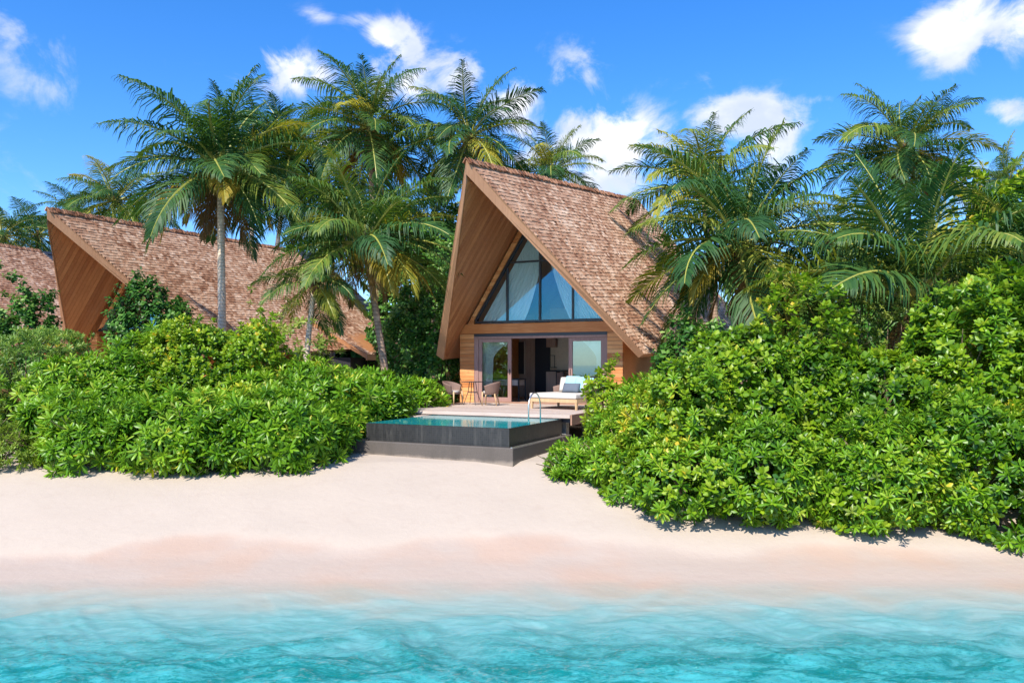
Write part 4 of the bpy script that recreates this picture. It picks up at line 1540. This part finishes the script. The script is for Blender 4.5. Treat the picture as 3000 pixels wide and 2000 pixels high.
def shrub(name, label, cat, spec, lobes, seed, group, parts=300, dens=1.0, size=1.0, stems=14, rough=.22, mix=()):
    sp = SPEC[spec]
    r = random.Random(seed)
    lobes = [lobe(*q) for q in lobes]
    c0 = lobes[0][0]
    base = Vector((c0.x, c0.y, ground(c0.x, c0.y)))
    root = tag(empty(name, base), label, cat, group)
    # bumps break the smooth outline of each lobe
    picks = []
    for li, (c, rad, zb) in enumerate(lobes):
        bumps = [(Vector((r.gauss(0, 1), r.gauss(0, 1), r.gauss(0, 1))).normalized(), r.uniform(.05, rough * 1.6), r.uniform(6, 16)) for _ in range(26)]
        area = 2 * math.pi * ((rad.x * rad.y + rad.x * rad.z + rad.y * rad.z) / 3) * 1.7
        n_ = int(area / (sp['spacing'] * size) ** 2 * .85 * dens)
        for layer, cnt in ((0, n_), (1, int(n_ * .55))):
            for k in range(cnt):
                v = Vector((r.gauss(0, 1), r.gauss(0, 1), r.gauss(0, 1))).normalized()
                if v.y > .55 and r.random() < .8:
                    continue
                if v.z < -.75:
                    continue
                k_ = 1.0 - rough * .5
                for bd, ba, bs in bumps:
                    k_ += ba * math.exp((v.dot(bd) - 1) * bs)
                k_ *= (r.uniform(.93, 1.04) if layer == 0 else r.uniform(.68, .88))
                if layer == 0 and r.random() < .05:
                    k_ *= r.uniform(1.05, 1.16)
                p = c + Vector((v.x * rad.x, v.y * rad.y, v.z * rad.z)) * k_
                gz = max(ground(p.x, p.y), zb - .2)
                if p.z < gz + .06:
                    if p.z < gz - .5 or layer:
                        continue
                    p.z = gz + r.uniform(.05, .22)
                    # skirt leaves pulled in to the foot of the shrub
                nrm = Vector((v.x / rad.x, v.y / rad.y, v.z / rad.z)).normalized()
                inside_ = False
                for lj, (c2, r2, z2) in enumerate(lobes):
                    if lj != li:
                        w_ = p - c2
                        if (w_.x / r2.x) ** 2 + (w_.y / r2.y) ** 2 + (w_.z / r2.z) ** 2 < .72:
                            inside_ = True
                            break
                if inside_:
                    continue
                axis_ = (nrm * .75 + Vector((0, 0, .55)) + Vector((r.gauss(0, .28), r.gauss(0, .28), r.gauss(0, .2)))).normalized()
                s = size * r.uniform(.75, 1.2)
                Mx = Matrix.Translation(p - base) @ axis_.to_track_quat('Z', 'Y').to_matrix().to_4x4() @ Matrix.Rotation(r.uniform(0, 6.28), 4, 'Z') @ Matrix.Diagonal((s, s, s, 1))
                dist = (p - CAMV).length + (1.5 if layer else 0) + (1.2 if nrm.y > .2 else 0)
                kind_ = spec
                q_ = r.random()
                for ms, mf, mz in mix:
                    if q_ < mf:
                        kind_ = ms
                        Mx = Mx @ Matrix.Diagonal((mz, mz, mz, 1))
                        break
                    q_ -= mf
                picks.append((dist, kind_, r.randrange(len(SPEC[kind_]['v'])), Mx))
    picks.sort(key=lambda q: q[0])
    for _, kd, idx, Mx in picks[:parts]:
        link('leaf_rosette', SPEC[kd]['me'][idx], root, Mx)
    for kd in sorted({q[1] for q in picks[parts:]}):
        rest = [(i, npm(Mx)) for _, k2, i, Mx in picks[parts:] if k2 == kd]
        V, F, T = merge(SPEC[kd]['v'], rest, None)
        k = len(SPEC[kd]['v'][0][0])
        jit = np.repeat(np.random.default_rng(seed).normal(0, .14, len(rest)), k)
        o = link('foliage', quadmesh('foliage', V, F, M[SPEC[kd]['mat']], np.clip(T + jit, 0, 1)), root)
        o['kind'] = 'stuff'
    st = MB()
    for k in range(stems):
        c, rad, zb = lobes[k % len(lobes)]
        b = Vector((c.x + r.uniform(-.4, .4) * rad.x, c.y + r.uniform(-.4, .4) * rad.y, 0))
        b.z = ground(b.x, b.y) - .03
        e = c + Vector((r.uniform(-.75, .75) * rad.x, r.uniform(-.75, .5) * rad.y, r.uniform(.2, .75) * rad.z))
        mid = lerp(b, e, .5) + Vector((r.uniform(-.15, .15), r.uniform(-.15, .15), .1))
        st.tube([b - base, mid - base, e - base], [.035, .024, .01], 5)
        for _ in range(2):
            e2 = lerp(mid, e, r.uniform(.2, .8)) + Vector((r.uniform(-.5, .5), r.uniform(-.5, .1), r.uniform(.1, .4)))
            st.tube([mid - base, e2 - base], [.016, .006], 4)
    st.build('stems', M['twig'], root)['kind'] = 'stuff'
    return root


GL = 'shrubs of the left thicket'
GR = 'shrubs of the right thicket'
GBk = 'shrubs and small trees behind the thickets'
# left thicket
shrub('beach_shrub', 'long leaved green shrub on the sand, right of the dull olive low bush', 'shrub', 'naupaka', [(300, 17.0, 150, 1180, 1.25), (190, 17.6, 80, 1150, .9)], 31, GL, mix=(('yellow', .05, .9), ('lime', .03, 1.1)))
shrub('beach_shrub', 'long leaved shrub at the front middle of the left thicket', 'shrub', 'naupaka', [(540, 16.9, 170, 1165, 1.35), (640, 16.6, 90, 1260, .9)], 32, GL, mix=(('yellow', .05, .9), ('lime', .03, 1.1)))
shrub('beach_shrub', 'broad long leaved shrub at the front of the left thicket, nearest to the pool plinth', 'shrub', 'naupaka', [(800, 17.2, 165, 1150, 1.45), (900, 17.6, 100, 1200, 1.1)], 33, GL, mix=(('yellow', .05, .9), ('lime', .03, 1.1)))
shrub('beach_shrub', 'shrub touching the left end of the grey pool plinth', 'shrub', 'naupaka', [(985, 19.0, 75, 1215, 1.0), (1030, 20.0, 60, 1180, .9)], 34, GL, mix=(('yellow', .05, .9), ('lime', .03, 1.1)))
shrub('beach_shrub', 'tall green shrub in the second row, beside the yellow flecked bush', 'shrub', 'naupaka', [(350, 19.6, 160, 1035, 1.5), (270, 19.0, 70, 1100, .9)], 35, GL, mix=(('yellow', .05, .9), ('lime', .03, 1.1)))
shrub('beach_shrub', 'bright green rounded shrub below the pale palm trunk', 'shrub', 'round', [(610, 20.4, 170, 955, 1.5), (520, 20.0, 100, 990, 1.1), (720, 20.4, 90, 985, 1.1)], 36, GL)
shrub('beach_shrub', 'long leaved shrub in the second row, below the short drooping palm', 'shrub', 'naupaka', [(880, 20.2, 170, 1070, 1.4), (780, 19.4, 110, 1100, 1.1)], 37, GL, mix=(('yellow', .05, .9), ('lime', .03, 1.1)))
shrub('beach_shrub', 'pale leaved shrub at the foot of the curved palm trunk', 'shrub', 'naupaka', [(1075, 21.6, 90, 1085, 1.1), (1130, 21.2, 70, 1130, .9)], 38, GL, mix=(('yellow', .05, .9), ('lime', .03, 1.1)))
shrub('beach_shrub', 'small shrub beside the deck steps, left of the armchairs', 'shrub', 'naupaka', [(1210, 23.4, 70, 1110, .8), (1265, 24.2, 40, 1120, .6)], 39, GL)
shrub('beach_shrub', 'loose yellow green shrub with open twigs before the left villa roof', 'shrub', 'yellow', [(850, 22.4, 95, 930, .9), (930, 22.6, 60, 975, .8), (760, 22.2, 50, 915, .7)], 40, GL, stems=34, rough=.35, dens=.6)
shrub('heliotrope_bush', 'grey green bush flecked with yellow leaves at the left picture edge', 'bush', 'grey', [(100, 20.2, 140, 985, 1.4), (200, 20.4, 70, 1010, 1.0), (10, 19.6, 80, 1060, 1.0)], 41, GL, stems=40, rough=.28)
shrub('low_bush', 'dull olive low bush on the sand at the bottom left', 'bush', 'olive', [(70, 17.0, 110, 1250, 1.0), (-50, 16.8, 120, 1240, 1.0), (150, 17.2, 70, 1300, .8)], 42, GL)
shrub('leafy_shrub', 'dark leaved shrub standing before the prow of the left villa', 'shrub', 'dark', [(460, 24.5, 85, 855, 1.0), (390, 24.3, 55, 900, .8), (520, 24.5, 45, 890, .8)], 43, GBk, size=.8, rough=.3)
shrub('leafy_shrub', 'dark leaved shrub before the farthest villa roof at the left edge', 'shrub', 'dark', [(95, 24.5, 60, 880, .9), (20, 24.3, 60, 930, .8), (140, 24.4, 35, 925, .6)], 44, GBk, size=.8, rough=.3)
# right thicket
shrub('beach_shrub', 'small pale tipped shrub on the sand at the left end of the right thicket', 'shrub', 'naupaka', [(1690, 16.4, 70, 1290, .8), (1640, 16.0, 45, 1370, .5), (1760, 15.8, 60, 1300, .7)], 51, GR, mix=(('round', .25, .9), ('lime', .12, .8)), size=.72)
shrub('beach_shrub', 'long leaved shrub before the deck edge in the right thicket', 'shrub', 'naupaka', [(1885, 16.6, 105, 1110, 1.1), (1840, 16.0, 80, 1215, .8)], 52, GR, mix=(('round', .25, .9), ('lime', .12, .8)), size=.72)
shrub('sprouting_shrub', 'lime yellow sprig shrub in front of the daybed and deck edge', 'shrub', 'lime', [(1775, 18.0, 34, 1090, .35), (1745, 18.0, 26, 1150, .3), (1790, 17.8, 30, 1180, .3)], 53, GR, stems=10, rough=.4, dens=.9)
shrub('beach_shrub', 'round leaved shrub rising right of the villa corner', 'shrub', 'round', [(2000, 15.6, 140, 1115, 1.3), (1930, 15.4, 90, 1130, 1.0)], 54, GR, mix=(('naupaka', .10, .7), ('round', .22, 1.0), ('yellow', .03, .8)))
shrub('beach_shrub', 'low round leaved shrub at the front left of the right thicket, overhanging the sand', 'shrub', 'round', [(1965, 14.6, 150, 1275, 1.1), (1860, 14.8, 80, 1330, .7)], 55, GR, mix=(('naupaka', .34, .72), ('dark', .05, .7), ('yellow', .03, .7)))
shrub('beach_shrub', 'low round leaved shrub at the front middle of the right thicket', 'shrub', 'round', [(2240, 14.1, 170, 1235, 1.15), (2110, 14.4, 90, 1345, .8)], 56, GR, mix=(('naupaka', .34, .72), ('dark', .05, .7), ('yellow', .03, .7)))
shrub('beach_shrub', 'low round leaved shrub at the front right of the right thicket', 'shrub', 'round', [(2560, 13.85, 190, 1235, 1.2), (2440, 13.8, 90, 1375, .7)], 57, GR, mix=(('naupaka', .34, .72), ('dark', .05, .7), ('yellow', .03, .7)))
shrub('beach_shrub', 'round leaved shrub overhanging the sand at the right picture edge', 'shrub', 'round', [(2880, 13.65, 180, 1195, 1.2), (3020, 13.4, 90, 1195, 1.1), (2760, 13.5, 90, 1385, .7)], 58, GR, mix=(('naupaka', .34, .72), ('dark', .05, .7), ('yellow', .03, .7)))
shrub('sea_grape', 'sunlit broad leaved shrub in the second row below the wide palm', 'shrub', 'roundbig', [(2180, 16.2, 150, 970, 1.4), (2090, 16.0, 80, 1010, 1.0)], 59, GR, mix=(('naupaka', .10, .7), ('round', .22, 1.0), ('yellow', .03, .8)))
shrub('sea_grape', 'sunlit broad leaved shrub in the second row left of the low upright palm', 'shrub', 'roundbig', [(2370, 16.4, 150, 960, 1.4), (2470, 16.2, 80, 1030, 1.0)], 60, GR, mix=(('naupaka', .10, .7), ('round', .22, 1.0), ('yellow', .03, .8)))
shrub('sea_grape', 'broad leaved shrub in the dip of the right thicket before the low upright palm', 'shrub', 'roundbig', [(2600, 15.8, 130, 1035, 1.3)], 61, GR, mix=(('naupaka', .10, .7), ('round', .22, 1.0), ('yellow', .03, .8)))
shrub('sea_grape', 'tallest broad leaved shrub rising at the right of the thicket', 'shrub', 'roundbig', [(2830, 15.7, 150, 875, 1.5), (2730, 15.5, 80, 955, 1.0)], 62, GR, mix=(('naupaka', .10, .7), ('round', .22, 1.0), ('yellow', .03, .8)))
shrub('sea_grape', 'tall broad leaved shrub cut by the right picture edge', 'shrub', 'roundbig', [(3000, 15.9, 130, 835, 1.5)], 63, GR, mix=(('naupaka', .10, .7), ('round', .22, 1.0), ('yellow', .03, .8)))
shrub('beach_shrub', 'shrub of the right thicket wholly past the right picture edge', 'shrub', 'round', [(3300, 14.0, 200, 1050, 1.4), (3560, 14.6, 200, 1000, 1.5)], 64, GR, parts=60, dens=.7)
shrub('beach_shrub', 'shrub of the left thicket wholly past the left picture edge', 'shrub', 'naupaka', [(-330, 17.6, 190, 1120, 1.4), (-620, 18.2, 190, 1080, 1.5)], 45, GL, parts=60, dens=.7)
# behind
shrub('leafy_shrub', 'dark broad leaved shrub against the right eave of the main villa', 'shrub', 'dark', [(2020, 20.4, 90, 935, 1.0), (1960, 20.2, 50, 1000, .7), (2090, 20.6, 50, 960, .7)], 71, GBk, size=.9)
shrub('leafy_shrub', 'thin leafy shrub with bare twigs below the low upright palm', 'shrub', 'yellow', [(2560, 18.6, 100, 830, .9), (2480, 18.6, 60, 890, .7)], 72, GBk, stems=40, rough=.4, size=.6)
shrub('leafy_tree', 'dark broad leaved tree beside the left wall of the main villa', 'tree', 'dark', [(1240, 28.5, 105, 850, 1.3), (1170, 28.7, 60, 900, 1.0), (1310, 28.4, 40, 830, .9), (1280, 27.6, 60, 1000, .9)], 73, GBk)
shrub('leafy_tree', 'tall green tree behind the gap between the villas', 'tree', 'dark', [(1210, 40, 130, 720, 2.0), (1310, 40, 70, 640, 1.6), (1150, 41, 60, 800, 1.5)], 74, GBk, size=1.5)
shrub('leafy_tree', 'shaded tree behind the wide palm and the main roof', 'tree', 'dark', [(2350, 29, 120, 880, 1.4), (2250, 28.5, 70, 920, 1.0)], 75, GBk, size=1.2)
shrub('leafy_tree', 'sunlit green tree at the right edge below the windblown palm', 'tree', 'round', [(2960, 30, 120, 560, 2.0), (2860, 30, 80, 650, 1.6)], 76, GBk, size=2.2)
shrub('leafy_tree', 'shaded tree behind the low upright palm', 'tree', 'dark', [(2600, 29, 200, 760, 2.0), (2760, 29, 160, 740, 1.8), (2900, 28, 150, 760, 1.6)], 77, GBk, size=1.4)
# far wood beyond the villas, one mass
far = MB()
r = random.Random(5)
picks = []
for k in range(5200):
    px_ = r.uniform(-350, 3350)
    d = r.uniform(54, 64)
    hgt = 6.2 + 1.8 * math.sin(px_ * .006) + 1.2 * math.sin(px_ * .019 + 2)
    q = Vector(((px_ - 1500) / FPX * d, d, 1.2 + hgt * r.random() ** .6))
    ax_ = Vector((r.gauss(0, .5), -.5 + r.gauss(0, .3), .7)).normalized()
    s = r.uniform(3.2, 5.5)
    picks.append((r.randrange(6), npm(Matrix.Translation(q) @ ax_.to_track_quat('Z', 'Y').to_matrix().to_4x4() @ Matrix.Diagonal((s, s, s, 1)))))
V, F, T = merge(SPEC['dark']['v'], picks, None)
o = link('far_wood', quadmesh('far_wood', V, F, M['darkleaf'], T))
tag(o, 'dark mass of trees far behind the villas', 'wood', kind='stuff')

# ---- small things at the left edge
o = link('fallen_frond', FR_DRY, None, Matrix.Translation(P(-60, 1120, 18.2)) @ Matrix.Rotation(R(15), 4, 'Z') @ Matrix.Rotation(R(-40), 4, 'Y') @ Matrix.Diagonal((1.3, 1.3, 1.3, 1)))
tag(o, 'dry brown palm frond hanging at the left edge above the low bush', 'frond')
